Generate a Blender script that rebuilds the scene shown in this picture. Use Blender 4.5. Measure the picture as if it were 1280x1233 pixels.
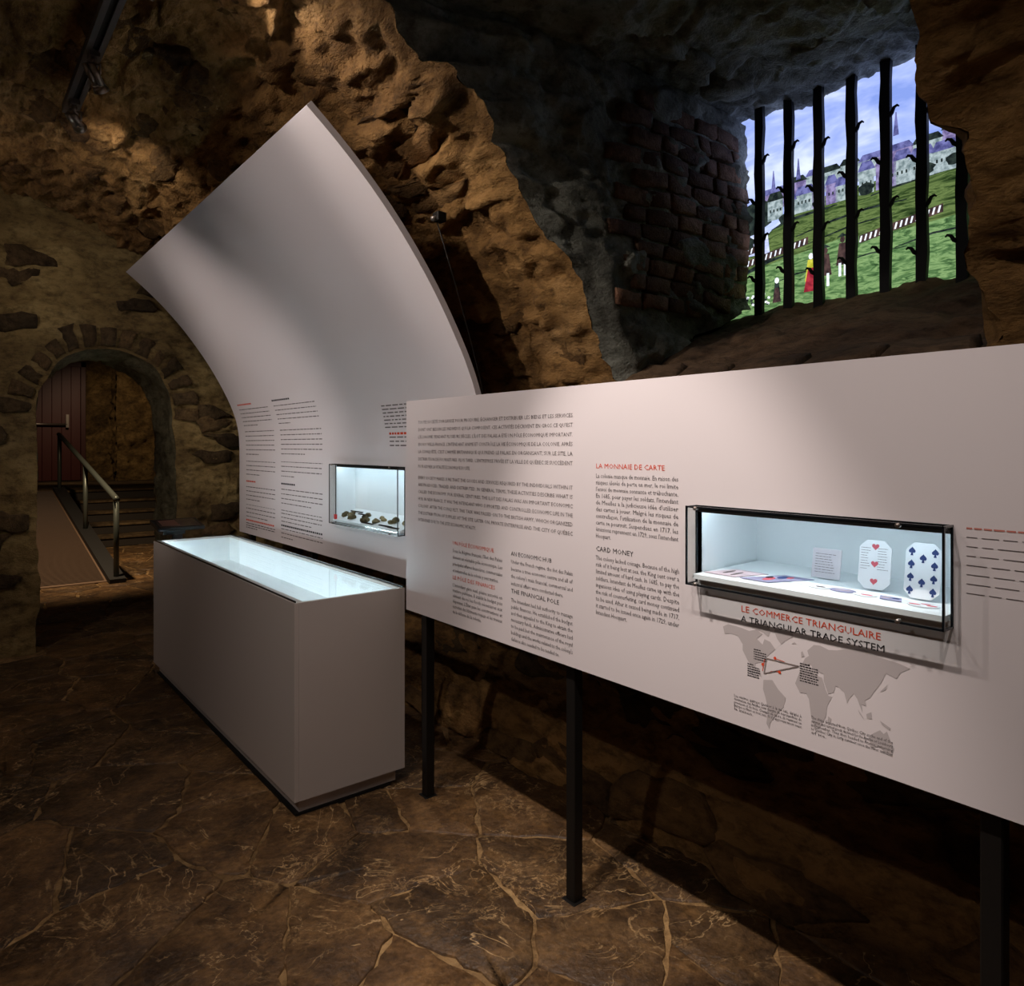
import bpy, math, random
import numpy as np
from mathutils import Vector, Matrix
random.seed(7); RNG = np.random.default_rng(11)
scene = bpy.context.scene
COL = scene.collection
for o in list(bpy.data.objects): bpy.data.objects.remove(o)

# ------------------------------------------------------------------ camera, world, exposure
F_PX, HORIZON, YAW, EYE = 890.25, 557.0, math.radians(38.86), 1.5
cam_d = bpy.data.cameras.new('camera'); cam = bpy.data.objects.new('camera', cam_d); COL.objects.link(cam)
cam_d.sensor_fit = 'HORIZONTAL'; cam_d.sensor_width = 36; cam_d.lens = 36 * F_PX / 1280
cam_d.shift_y = -(616.5 - HORIZON) / 1280; cam_d.clip_start = .05
cam.location = (0, 0, EYE); cam.rotation_euler = (math.pi / 2, 0, -YAW)
scene.camera = cam
world = bpy.data.worlds.new('world'); scene.world = world; world.use_nodes = True
world.node_tree.nodes['Background'].inputs[0].default_value = (0, 0, 0, 1)
scene.view_settings.view_transform = 'Standard'; scene.view_settings.look = 'None'
scene.view_settings.gamma = 1; scene.view_settings.use_curve_mapping = False
scene.view_settings.exposure = 0.0
# spot heads on the ceiling track: head Y, aim point, watts, full cone degrees, blend
TRACK_X, TRACK_Z = .52, 3.18
WARM = (1.0, .88, .82)
HEADS = [
    (4.06, (1.30, 5.60, 2.90), 12, 84, 1.0),
    (3.51, (1.90, 4.90, 1.30), 22, 50, 1.0),
    (2.72, (1.45, 2.45, 2.78), 24, 70, 1.0),
    (2.30, (1.58, 2.25, .95), 36, 84, 1.0),
    (1.85, (1.58, 1.65, .75), 42, 92, 1.0),
    (1.45, (1.80, 1.35, 0), 150, 46, .6),  # unseen head added to brighten the floor along the panel
    (.85, (1.58, .75, .85), 48, 96, 1.0),
    (.10, (1.50, .60, 0), 50, 72, 1.0),
]
# added unseen second track for fill and light pools, other side of the vault (behind the camera's left shoulder)
ADDED_TRACK_X = -.95
ADDED_HEADS = [
    (4.9, (.95, 5.4, 3.0), 16, 80, 1.0),
    (4.5, (1.78, 5.05, 1.70), 150, 50, 1.0),
    (4.0, (.8, 6.1, 1.5), 30, 84, 1.0),
    (3.2, (1.1, 4.0, .50), 27, 74, 1.0),
    (2.75, (1.50, 2.42, 2.48), 70, 34, .9),
    (2.0, (1.62, 3.20, 2.15), 135, 50, 1.0),
    (1.2, (1.0, 1.7, .1), 34, 90, 1.0),
]

# ------------------------------------------------------------------ helpers
def srgb(r, g, b):
    f = lambda v: (v / 255 / 12.92) if v / 255 <= .04045 else ((v / 255 + .055) / 1.055) ** 2.4
    return (f(r), f(g), f(b), 1)
def tag(o, label=None, cat=None, group=None, kind=None):
    if label: o['label'] = label
    if cat: o['category'] = cat
    if group: o['group'] = group
    if kind: o['kind'] = kind
    return o
def empty(name, loc, label, cat, group=None):
    o = bpy.data.objects.new(name, None); COL.objects.link(o); o.location = loc; o.empty_display_size = .1
    return tag(o, label, cat, group)
def adopt(o, parent):
    if parent:
        o.parent = parent
        o.matrix_parent_inverse = Matrix.Translation(-Vector(parent.location))
    return o
class MB:
    def __init__(s): s.v = []; s.f = []
    def add(s, vs, fs):
        b = len(s.v); s.v += [tuple(map(float, p)) for p in vs]; s.f += [tuple(b + i for i in f) for f in fs]; return s
    def box(s, x0, x1, y0, y1, z0, z1):
        return s.add([(x0,y0,z0),(x1,y0,z0),(x1,y1,z0),(x0,y1,z0),(x0,y0,z1),(x1,y0,z1),(x1,y1,z1),(x0,y1,z1)],
                     [(0,3,2,1),(4,5,6,7),(0,1,5,4),(1,2,6,5),(2,3,7,6),(3,0,4,7)])
    def bbox(s, x0, x1, y0, y1, z0, z1, b=.004):
        # box with chamfered edges
        X = (x0, x0+b, x1-b, x1); Y = (y0, y0+b, y1-b, y1); Z = (z0, z0+b, z1-b, z1)
        vs = []; idx = {}
        def V(i, j, k):
            if (i,j,k) not in idx: idx[(i,j,k)] = len(vs); vs.append((X[i],Y[j],Z[k]))
            return idx[(i,j,k)]
        fs = []
        for k in (0,3):
            q = [V(1,1,k),V(2,1,k),V(2,2,k),V(1,2,k)]; fs.append(q if k else q[::-1])
        for j in (0,3):
            q = [V(1,j,1),V(2,j,1),V(2,j,2),V(1,j,2)]; fs.append(q[::-1] if j else q)
        for i in (0,3):
            q = [V(i,1,1),V(i,2,1),V(i,2,2),V(i,1,2)]; fs.append(q if i else q[::-1])
        for (j,jj) in ((0,1),(3,2)):
            for (k,kk) in ((0,1),(3,2)):
                fs.append([V(1,j,kk),V(2,j,kk),V(2,jj,k),V(1,jj,k)])
                fs.append([V(j,1,kk),V(j,2,kk),V(jj,2,k),V(jj,1,k)])
                fs.append([V(j,kk,1),V(j,kk,2),V(jj,k,2),V(jj,k,1)])
        for i,ii in ((0,1),(3,2)):
            for j,jj in ((0,1),(3,2)):
                for k,kk in ((0,1),(3,2)):
                    fs.append([V(i,jj,kk),V(ii,j,kk),V(ii,jj,k)])
        return s.add(vs, fs)
    def tube(s, pts, r, n=10, cap=True):
        pts = [Vector(p) for p in pts]; m = len(pts); R = r if isinstance(r, (list, tuple)) else [r] * m
        vs = []; fs = []; up = None
        for i, p in enumerate(pts):
            t = (pts[min(i+1, m-1)] - pts[max(i-1, 0)]).normalized()
            if up is None: up = t.orthogonal().normalized()
            up = (up - t * up.dot(t)).normalized(); w = t.cross(up)
            for k in range(n):
                a = 2 * math.pi * k / n; vs.append(p + (up * math.cos(a) + w * math.sin(a)) * R[i])
        for i in range(m - 1):
            for k in range(n): fs.append((i*n+k, i*n+(k+1)%n, (i+1)*n+(k+1)%n, (i+1)*n+k))
        if cap: fs.append(tuple(range(n))[::-1]); fs.append(tuple((m-1)*n+k for k in range(n)))
        return s.add(vs, fs)
    def prism(s, poly, fn, h0, h1):
        n = len(poly); vs = [fn(u, v, h0) for u, v in poly] + [fn(u, v, h1) for u, v in poly]
        fs = [tuple(range(n))[::-1], tuple(range(n, 2*n))] + [(i, (i+1)%n, n+(i+1)%n, n+i) for i in range(n)]
        return s.add(vs, fs)
    def build(s, name, mat, parent=None, smooth=False):
        me = bpy.data.meshes.new(name); me.from_pydata(s.v, [], s.f); me.update()
        import bmesh
        bm = bmesh.new(); bm.from_mesh(me); bmesh.ops.recalc_face_normals(bm, faces=bm.faces); bm.to_mesh(me); bm.free()
        if smooth: me.polygons.foreach_set('use_smooth', [True] * len(me.polygons))
        me.materials.append(mat); o = bpy.data.objects.new(name, me); COL.objects.link(o)
        return adopt(o, parent)

# ------------------------------------------------------------------ numpy noise
def _hash(i, j, k, s):
    n = (i.astype(np.int64) * 374761393 + j.astype(np.int64) * 668265263 + k.astype(np.int64) * 2147483647 + s * 974634777) & 0xffffffff
    n = ((n ^ (n >> 13)) * 1274126177) & 0xffffffff
    n = ((n ^ (n >> 16)) * 2246822519) & 0xffffffff
    return ((n ^ (n >> 15)) & 0xffffff) / float(0xffffff)
def vnoise(P, s=0):
    I = np.floor(P); Fr = P - I; I = I.astype(np.int64); U = Fr * Fr * Fr * (Fr * (Fr * 6 - 15) + 10); r = 0
    for a in (0, 1):
        for b in (0, 1):
            for c in (0, 1):
                w = (U[:,0] if a else 1-U[:,0]) * (U[:,1] if b else 1-U[:,1]) * (U[:,2] if c else 1-U[:,2])
                r = r + w * _hash(I[:,0]+a, I[:,1]+b, I[:,2]+c, s)
    return r * 2 - 1
def fbm(P, o=3, s=0):
    r = 0; a = 1; t = 0
    for k in range(o): r = r + a * vnoise(P * 2.03**k, s + k); t += a; a *= .5
    return r / t
def voro(P, s=0):
    I = np.floor(P).astype(np.int64); n = len(P)
    f1 = np.full(n, 9.); f2 = np.full(n, 9.); rid = np.zeros(n); tl = np.zeros((n, 3))
    for a in (-1, 0, 1):
        for b in (-1, 0, 1):
            for c in (-1, 0, 1):
                i, j, k = I[:,0]+a, I[:,1]+b, I[:,2]+c
                C = np.stack([i + _hash(i,j,k,s), j + _hash(i,j,k,s+1), k + _hash(i,j,k,s+2)], 1)
                D = P - C; d = np.sqrt((D * D).sum(1)); m = d < f1
                f2 = np.where(m, f1, np.minimum(f2, d)); f1 = np.where(m, d, f1)
                rid = np.where(m, _hash(i,j,k,s+3), rid); tl[m] = D[m]
    return f1, f2, rid, tl
def disp(P, N, w, cell=(.13, .36, .13), amp=1.0):
    # rough rubble: P, N are (n,3); w fades the stepped relief towards arrises so that surfaces meet
    W = np.stack([fbm(P*3.1, 2, 20), fbm(P*3.1, 2, 30), fbm(P*3.1, 2, 40)], 1)
    Q = (P + W * .05) / np.array(cell)
    f1, f2, rid, tl = voro(Q, 5)
    t = np.clip((f2 - f1) / .16, 0, 1); t = t * t * (3 - 2*t)
    rk = np.where(rid > .35, rid, .3)
    tilt = (tl[:,0] * np.cos(rid*40) + tl[:,1] * np.sin(rid*40) + tl[:,2] * np.sin(rid*77)) * .045
    st = np.array((1.0/cell[0], 1.0/cell[1], 1.0/cell[2]))
    h = t * ((rk - .5) * .055 + tilt) + fbm(P*6, 2, 50) * .020 - np.abs(fbm(P*st*1.7, 3, 60)) * .038 - np.abs(fbm(P*st*4.0, 2, 65)) * .016 + .014
    V = np.stack([fbm(P*2.3, 3, 70), fbm(P*2.3, 3, 80), fbm(P*2.3, 3, 90)], 1) * .045
    V += np.stack([fbm(P*11, 2, 71), fbm(P*11, 2, 81), fbm(P*11, 2, 91)], 1) * .010
    return P + amp * (N * (h * w)[:,None] + V)
def grid_mesh(name, P, N, mat, parent=None, w=None, cell=(.13,.36,.13), amp=1.0, flip=False, cut=None):
    nu, nv = P.shape[:2]; p = P.reshape(-1, 3); nn = np.broadcast_to(N, P.shape).reshape(-1, 3)
    ww = np.ones(len(p)) if w is None else np.broadcast_to(w, (nu, nv)).reshape(-1)
    p = disp(p, nn, ww, cell, amp) if amp else p
    i = np.arange(nu*nv).reshape(nu, nv)
    q = np.stack([i[:-1,:-1], i[1:,:-1], i[1:,1:], i[:-1,1:]], -1)
    if flip: q = q[..., ::-1]
    if cut is not None: q = q[cut]
    q = q.reshape(-1, 4)
    me = bpy.data.meshes.new(name); me.vertices.add(len(p)); me.vertices.foreach_set('co', p.astype(np.float32).ravel())
    me.loops.add(q.size); me.loops.foreach_set('vertex_index', q.astype(np.int32).ravel())
    me.polygons.add(len(q)); me.polygons.foreach_set('loop_start', np.arange(0, q.size, 4, dtype=np.int32))
    me.polygons.foreach_set('use_smooth', np.ones(len(q), dtype=bool)); me.update(calc_edges=True); me.validate()
    me.materials.append(mat); o = bpy.data.objects.new(name, me); COL.objects.link(o)
    return adopt(o, parent)
def join(objs, name):
    # merges the strips of one surface (same material) into one mesh object
    vs = []; fs = []; 
    for o in objs:
        b = sum(len(v) for v in vs); me = o.data; n = len(me.vertices); a = np.empty(n*3, np.float32); me.vertices.foreach_get('co', a); vs.append(a.reshape(-1,3))
        l = np.empty(len(me.loops), np.int32); me.loops.foreach_get('vertex_index', l); fs.append(l.reshape(-1,4) + b)
    mat = objs[0].data.materials[0]
    for o in objs: bpy.data.objects.remove(o)
    p = np.concatenate(vs); q = np.concatenate(fs)
    me = bpy.data.meshes.new(name); me.vertices.add(len(p)); me.vertices.foreach_set('co', p.ravel())
    me.loops.add(q.size); me.loops.foreach_set('vertex_index', q.ravel()); me.polygons.add(len(q))
    me.polygons.foreach_set('loop_start', np.arange(0, q.size, 4, dtype=np.int32)); me.polygons.foreach_set('use_smooth', np.ones(len(q), dtype=bool))
    me.update(calc_edges=True); me.validate(); me.materials.append(mat)
    o = bpy.data.objects.new(name, me); COL.objects.link(o); return o

# ------------------------------------------------------------------ materials
def nt(name):
    m = bpy.data.materials.new(name); m.use_nodes = True; return m, m.node_tree, m.node_tree.nodes['Principled BSDF']
def plain(name, col, rough=.5, metal=0., spec=.5, bump=0., bscale=60.):
    m, t, b = nt(name); b.inputs['Base Color'].default_value = col; b.inputs['Roughness'].default_value = rough
    b.inputs['Metallic'].default_value = metal; b.inputs['Specular IOR Level'].default_value = spec
    if bump:
        n = t.nodes.new('ShaderNodeTexNoise'); n.inputs['Scale'].default_value = bscale; n.inputs['Detail'].default_value = 4
        u = t.nodes.new('ShaderNodeBump'); u.inputs['Strength'].default_value = bump; u.inputs['Distance'].default_value = .01
        t.links.new(n.outputs['Fac'], u.inputs['Height']); t.links.new(u.outputs[0], b.inputs['Normal'])
    return m
def ramp(t, fac, stops):
    r = t.nodes.new('ShaderNodeValToRGB'); e = r.color_ramp.elements
    while len(e) < len(stops): e.new(.5)
    for x, (p, c) in zip(e, stops): x.position = p; x.color = c
    t.links.new(fac, r.inputs[0]); return r.outputs[0]
def mixc(t, fac, a, b, mode='MIX'):
    m = t.nodes.new('ShaderNodeMix'); m.data_type = 'RGBA'; m.blend_type = mode
    for s, v in ((m.inputs[0], fac), (m.inputs[6], a), (m.inputs[7], b)):
        if hasattr(v, 'default_value') or hasattr(v, 'links'): t.links.new(v, s)
        else: s.default_value = v
    return m.outputs[2]
def noise(t, vec, scale, detail=5, rough=.6, dist=0.):
    n = t.nodes.new('ShaderNodeTexNoise'); n.inputs['Scale'].default_value = scale; n.inputs['Detail'].default_value = detail
    n.inputs['Roughness'].default_value = rough; n.inputs['Distortion'].default_value = dist; t.links.new(vec, n.inputs['Vector']); return n.outputs['Fac']
def rock(name, cols, rand=0., bump=.7, rough=.85, stretch=(1, .5, 1)):
    m, t, b = nt(name)
    g = t.nodes.new('ShaderNodeNewGeometry'); mp = t.nodes.new('ShaderNodeMapping'); mp.inputs['Scale'].default_value = stretch
    t.links.new(g.outputs['Position'], mp.inputs[0]); v = mp.outputs[0]
    c = ramp(t, noise(t, v, 3.2, 6, .62, .6), [(.30, cols[0]), (.45, cols[1]), (.56, cols[2]), (.70, cols[3])])
    c = mixc(t, 1., c, ramp(t, noise(t, v, 22, 5, .7), [(.30, (.35,.33,.30,1)), (.55, (1,1,1,1))]), 'MULTIPLY')
    c = mixc(t, 1., c, ramp(t, noise(t, v, 1.1, 3, .5), [(.35, (.55,.52,.48,1)), (.62, (1.1,1.08,1,1))]), 'MULTIPLY')
    if rand:
        oi = t.nodes.new('ShaderNodeObjectInfo')
        c = mixc(t, 1., c, ramp(t, oi.outputs['Random'], [(0., (1-rand, (1-rand)*.97, (1-rand)*.92, 1)), (.5, (1-rand*.4,)*3 + (1,)), (1., (1.12,1.05,.95,1))]), 'MULTIPLY')
    t.links.new(c, b.inputs['Base Color']); b.inputs['Roughness'].default_value = rough; b.inputs['Specular IOR Level'].default_value = .25
    h = mixc(t, .45, noise(t, v, 30, 8, .7, .8), noise(t, v, 95, 4, .6))
    u = t.nodes.new('ShaderNodeBump'); u.inputs['Strength'].default_value = bump; u.inputs['Distance'].default_value = .035
    t.links.new(h, u.inputs['Height']); t.links.new(u.outputs[0], b.inputs['Normal'])
    return m
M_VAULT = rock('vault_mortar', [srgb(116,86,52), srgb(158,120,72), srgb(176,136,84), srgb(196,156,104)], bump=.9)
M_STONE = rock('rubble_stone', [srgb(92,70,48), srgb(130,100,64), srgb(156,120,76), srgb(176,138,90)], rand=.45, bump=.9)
M_END = rock('end_wall_plaster', [srgb(106,86,54), srgb(142,120,78), srgb(160,138,92), srgb(178,156,110)], bump=.6, stretch=(.6,1,1))
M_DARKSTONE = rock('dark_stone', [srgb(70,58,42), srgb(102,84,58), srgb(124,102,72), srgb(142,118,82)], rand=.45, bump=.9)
M_NICHE = rock('niche_plaster', [srgb(104,106,100), srgb(146,150,142), srgb(168,172,164), srgb(190,194,186)], stretch=(.8,.8,1))
M_BRICK = rock('old_brick', [srgb(104,78,66), srgb(134,100,84), srgb(150,116,98), srgb(168,138,120)], rand=.5, stretch=(1,1,1))
M_GROUT = rock('floor_joint', [srgb(104,80,52), srgb(144,114,76), srgb(168,136,94), srgb(190,158,112)], bump=.5, stretch=(1,1,1))
def flagstone():
    m, t, b = nt('flagstone')
    g = t.nodes.new('ShaderNodeNewGeometry'); v = g.outputs['Position']; oi = t.nodes.new('ShaderNodeObjectInfo')
    c = ramp(t, noise(t, v, 3.5, 6, .65, .7), [(.32, srgb(56,42,28)), (.5, srgb(92,70,46)), (.68, srgb(128,100,66))])
    c = mixc(t, 1., c, ramp(t, oi.outputs['Random'], [(0, (.6,.6,.6,1)), (.5, (.9,.85,.8,1)), (1, (1.25,1.15,1.0,1))]), 'MULTIPLY')
    # thin pale mineral veins and cracks: contour lines of distorted noises, broken up by others; chips and specks
    def vein(scale, width, dist, detail=3):
        a = noise(t, v, scale, detail, .6, dist)
        q = t.nodes.new('ShaderNodeMath'); q.operation = 'SUBTRACT'; t.links.new(a, q.inputs[0]); q.inputs[1].default_value = .5
        d = t.nodes.new('ShaderNodeMath'); d.operation = 'ABSOLUTE'; t.links.new(q.outputs[0], d.inputs[0])
        return ramp(t, d.outputs[0], [(0, (1,1,1,1)), (width, (0,0,0,1))])
    def mask(scale, lo, hi, mx=1.): return ramp(t, noise(t, v, scale, 4, .6), [(lo, (0,0,0,1)), (hi, (mx,mx,mx,1))])
    c = mixc(t, mask(13, .52, .80, .5), c, srgb(150,112,66))
    c = mixc(t, mixc(t, 1., vein(1.7, .0055, 1.6, 5), mask(1.6, .40, .55), 'MULTIPLY'), c, srgb(196,164,118))
    c = mixc(t, mixc(t, 1., vein(4.5, .011, 1.4, 5), mask(2.2, .48, .62, .9), 'MULTIPLY'), c, srgb(186,152,106))
    c = mixc(t, mixc(t, 1., vein(11, .030, 1.8, 5), mask(3.0, .55, .68, .8), 'MULTIPLY'), c, srgb(180,146,100))
    c = mixc(t, mask(85, .68, .74, .55), c, srgb(190,160,116))
    c = mixc(t, 1., c, ramp(t, noise(t, v, 40, 6, .7), [(.32, (.5,.48,.45,1)), (.58, (1.1,1.08,1.05,1))]), 'MULTIPLY')
    t.links.new(c, b.inputs['Base Color'])
    t.links.new(ramp(t, noise(t, v, 7, 4, .6), [(.3, (.38,.38,.38,1)), (.7, (.62,.62,.62,1))]), b.inputs['Roughness'])
    b.inputs['Specular IOR Level'].default_value = .4
    h = mixc(t, .5, noise(t, v, 9, 6, .6, .5), noise(t, v, 45, 5, .6))
    u = t.nodes.new('ShaderNodeBump'); u.inputs['Strength'].default_value = .5; u.inputs['Distance'].default_value = .03
    t.links.new(h, u.inputs['Height']); t.links.new(u.outputs[0], b.inputs['Normal'])
    return m
M_FLAG = flagstone()
M_WHITE = plain('matte_white_laminate', srgb(214,206,206), .45, spec=.3)
M_CASEBODY = plain('case_white', srgb(198,188,181), .42, spec=.4)
M_INNER = plain('case_interior_white', srgb(240,244,246), .6)
M_STEEL = plain('blackened_steel', srgb(38,36,34), .42, .6, bump=.1)
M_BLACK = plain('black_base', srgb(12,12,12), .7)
M_EDGE = plain('dark_glass_edge', srgb(22,26,30), .15, spec=.8)
M_ALU = plain('brushed_aluminium', srgb(150,140,132), .38, .85)
M_TRACK = plain('grey_track', srgb(88,84,84), .45, .4)
M_IRON = plain('black_iron', srgb(10,10,12), .6, .3, bump=.3, bscale=40)
M_INK = plain('grey_ink', srgb(74,68,68), .8, spec=.1)
M_INKD = plain('dark_ink', srgb(38,34,36), .8, spec=.1)
M_INKL = plain('soft_grey_ink', srgb(104,96,95), .8, spec=.1)
M_RED = plain('orange_red_ink', srgb(206,74,44), .8, spec=.1)
M_MAP = plain('map_grey_ink', srgb(178,170,169), .8, spec=.1)
M_MAPLINE = plain('route_line_ink', srgb(128,116,112), .8, spec=.1)
M_RAIL = plain('painted_rail_steel', srgb(92,96,88), .4, .5)
def glassm(name, tint=(1,1,1,1), ior=1.5):
    m = bpy.data.materials.new(name); m.use_nodes = True; t = m.node_tree; t.nodes.clear()
    o = t.nodes.new('ShaderNodeOutputMaterial'); a = t.nodes.new('ShaderNodeBsdfTransparent'); g = t.nodes.new('ShaderNodeBsdfGlossy')
    a.inputs[0].default_value = tint; g.inputs['Roughness'].default_value = .02; lw = t.nodes.new('ShaderNodeLayerWeight'); lw.inputs[0].default_value = .5
    pw = t.nodes.new('ShaderNodeMath'); pw.operation = 'POWER'; t.links.new(lw.outputs['Facing'], pw.inputs[0]); pw.inputs[1].default_value = 4.5
    fr = t.nodes.new('ShaderNodeMath'); fr.operation = 'MULTIPLY_ADD'; t.links.new(pw.outputs[0], fr.inputs[0]); fr.inputs[1].default_value = .32; fr.inputs[2].default_value = .018
    mx = t.nodes.new('ShaderNodeMixShader'); t.links.new(fr.outputs[0], mx.inputs[0]); t.links.new(a.outputs[0], mx.inputs[1]); t.links.new(g.outputs[0], mx.inputs[2])
    t.links.new(mx.outputs[0], o.inputs[0]); return m
M_GLASS = glassm('clear_acrylic', (.95,.97,.97,1), 1.35)
M_TOPGLASS = glassm('case_top_glass', (.94,.98,.98,1), 1.4)
def emis(name, col, s):
    m = bpy.data.materials.new(name); m.use_nodes = True; t = m.node_tree; t.nodes.clear()
    o = t.nodes.new('ShaderNodeOutputMaterial'); e = t.nodes.new('ShaderNodeEmission'); e.inputs[0].default_value = col; e.inputs[1].default_value = s
    t.links.new(e.outputs[0], o.inputs[0]); return m
LEDC = (.74, .90, 1.0, 1)
M_LED = emis('cool_led', LEDC, 11)
M_LEDW = emis('table_case_led', (.78, .92, 1, 1), 58)
M_LAMP = emis('warm_lamp_face', (1, .8, .6, 1), 12)

# ------------------------------------------------------------------ the vault, walls and window niche
VA, VB, VZ = 2.52, 2.63, .73         # elliptical barrel vault along Y
def make_prof():
    pts = [(2.10, -.02), (2.17, .17), (2.22, .21), (2.46, .25), (2.50, .30)]
    pts += [(VA, .40 + .33*i/6) for i in range(7)]
    pts += [(VA*math.cos(a), VZ + VB*math.sin(a)) for a in np.linspace(0, math.pi/2, 120)[1:]]
    p = np.array(pts); L = np.concatenate([[0], np.cumsum(np.linalg.norm(np.diff(p, axis=0), axis=1))])
    return p, L
PP, PL = make_prof(); LTOT = PL[-1]
def prof(a):
    x = np.interp(a, PL, PP[:,0]); z = np.interp(a, PL, PP[:,1])
    e = .02; dx = np.interp(a+e, PL, PP[:,0]) - np.interp(a-e, PL, PP[:,0]); dz = np.interp(a+e, PL, PP[:,1]) - np.interp(a-e, PL, PP[:,1])
    n = np.hypot(dx, dz); return x, z, -dz/n, dx/n
def a_at_z(z): return float(np.interp(z, PP[:,1], PL))
A_SILL, A_SOF, A_WALL = a_at_z(1.74), a_at_z(3.12), a_at_z(1.74)
YBACK, YFRONT = 6.22, -2.6
def stepn(a, s, size):
    i = np.floor(a/size); f = a/size - i; h = lambda k: _hash(k.astype(np.int64), k.astype(np.int64)*0+s, k.astype(np.int64)*0, s)*2-1
    t = np.clip((f-.75)/.25, 0, 1); return h(i)*(1-t) + h(i+1)*t
def e1(a): return 2.17 + .045*stepn(a, 3, .17) + .02*stepn(a, 9, .06)
def e0(a): return .70 + .05*stepn(a, 13, .21) + .02*stepn(a, 19, .07)
STEP = .015
def vstrip(name, a0, a1, yf0, yf1, ny, edge0=False, edge1=False, mat=M_VAULT, na=None, ypow=1.0):
    na = na or max(3, int((a1-a0)/STEP)); A = np.linspace(a0, a1, na); x, z, nx, nz = prof(A)
    S = np.linspace(0, 1, ny) ** ypow
    y0 = yf0(A) if callable(yf0) else np.full(na, yf0); y1 = yf1(A) if callable(yf1) else np.full(na, yf1)
    Y = y0[:,None] + (y1-y0)[:,None]*S[None,:]
    P = np.stack([np.repeat(x[:,None], ny, 1), Y, np.repeat(z[:,None], ny, 1)], -1)
    N = np.stack([np.repeat(nx[:,None], ny, 1), Y*0, np.repeat(nz[:,None], ny, 1)], -1)
    w = np.ones_like(Y)
    inop = ((A > A_SILL-.12) & (A < A_SOF+.12))[:,None]
    if edge0: w = np.where(inop, np.minimum(w, np.clip((Y-y0[:,None])/.10, .12, 1)), w)
    if edge1: w = np.where(inop, np.minimum(w, np.clip((y1[:,None]-Y)/.10, .12, 1)), w)
    if name == 'over' or name == 'under':
        da = (A-a0 if name == 'over' else a1-A)[:,None]; w = np.minimum(w, np.clip(da/.10, .12, 1))
    return grid_mesh(name, P, N, mat, w=w)
# ceiling = vault above the sill level, wall_right = below
ceil_parts = [
    vstrip('far', A_WALL, LTOT, e1, YBACK+.1, 270, edge0=True),
    vstrip('near', A_WALL, LTOT, -.9, e0, 100, edge1=True),
    vstrip('over', A_SOF, LTOT, e0, e1, 95),
    vstrip('behind', A_WALL, LTOT, YFRONT, -.9, 20, na=60)]
# the unseen other half of the barrel
A = np.linspace(math.pi/2, math.pi, 70); Yg = np.linspace(YFRONT, YBACK+.1, 110)
P = np.stack(np.broadcast_arrays((VA*np.cos(A))[:,None], Yg[None,:], (VZ+VB*np.sin(A))[:,None]), -1)
N = np.stack(np.broadcast_arrays((-np.cos(A))[:,None], 0*Yg[None,:], (-np.sin(A))[:,None]), -1)
ceil_parts.append(grid_mesh('otherside', P, N, M_VAULT))
ceiling = join(ceil_parts, 'ceiling'); tag(ceiling, 'rough rubble barrel vault over the cellar', 'ceiling', kind='structure')
wall_right = join([vstrip('far', 0, A_WALL, e1, YBACK+.1, 270, mat=M_VAULT), vstrip('near', 0, A_WALL, -.9, e0, 100),
                   vstrip('under', 0, A_SILL, e0, e1, 95), vstrip('behind', 0, A_WALL, YFRONT, -.9, 20, na=40)], 'wall_right')
tag(wall_right, 'rough stone side wall behind the white panels', 'wall', kind='structure')
Z = np.linspace(-.02, VZ, 14)
P = np.stack(np.broadcast_arrays(np.full((14,1), -VA), Yg[None,:], Z[:,None]), -1)
wall_left = grid_mesh('wall_left', P, np.array((1.,0,0)), M_VAULT); tag(wall_left, 'rough stone side wall to the left of the camera', 'wall', kind='structure')
# niche surfaces
XW = 3.26
def niche_side(efun, yin, name, ns=120, sgn=-1):
    A = np.linspace(A_SILL, A_SOF, 110); x, z, _, _ = prof(A); y = efun(A); s = np.linspace(0, 1, ns)
    zb = 2.20 + (3.12-2.20)*np.linspace(0, 1, 110)
    X = x[:,None] + (XW-x)[:,None]*s[None,:]; Zz = z[:,None] + (zb-z)[:,None]*np.minimum(1, s[None,:]*1.15)
    k = np.clip((X - x[:,None])/np.maximum(.05, 2.2-x)[:,None], 0, 1)
    Y = y[:,None] + (yin - y)[:,None]*k
    P = np.stack([X, Y, Zz], -1); w = np.clip((X-x[:,None])/.12, .12, 1)*np.clip((Zz[-1:]-Zz+.02)/.1, .15, 1)
    return grid_mesh(name, P, np.array((0., sgn, 0)), M_NICHE, w=w*.6, cell=(.2,.2,.13))
niche_l = niche_side(e1, 2.07, 'wall_window_reveal'); tag(niche_l, 'brick and plaster reveal on the far side of the barred window', 'wall', kind='structure')
niche_r = niche_side(e0, .72, 'wall_near_reveal', 40, 1); niche_r.data.materials[0] = M_VAULT; tag(niche_r, 'rough stone reveal on the near side of the barred window', 'wall', kind='structure')
def niche_flat(name, aa, zback, nrm, mat, sx=130):
    T = np.linspace(0, 1, 100); ya, yb = float(e0(np.array([aa]))[0]), float(e1(np.array([aa]))[0]); x, z, _, _ = prof(np.array([aa]))
    s = np.linspace(0, 1, sx); X = x[0] + (XW-x[0])*s
    k = np.clip((X-x[0])/max(.05, 2.2-x[0]), 0, 1)
    Yl = ya + (.70-ya)*k; Yr = yb + (2.12-yb)*k
    Y = Yl[None,:] + (Yr-Yl)[None,:]*T[:,None]; Zz = z[0] + (zback-z[0])*np.minimum(1, s*1.15)
    P = np.stack(np.broadcast_arrays(X[None,:], Y, Zz[None,:]), -1)
    w = np.clip(s*3, .12, 1)[None,:]*np.clip(np.minimum(T, 1-T)*14+.1, .1, 1)[:,None]
    return grid_mesh(name, P, np.array(nrm), mat, w=w, cell=(.24,.2,.16))
soffit = niche_flat('ceiling_niche', A_SOF, 3.13, (0,0,-1.), M_NICHE); tag(soffit, 'rubble soffit of the window niche', 'ceiling', kind='structure')
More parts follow.
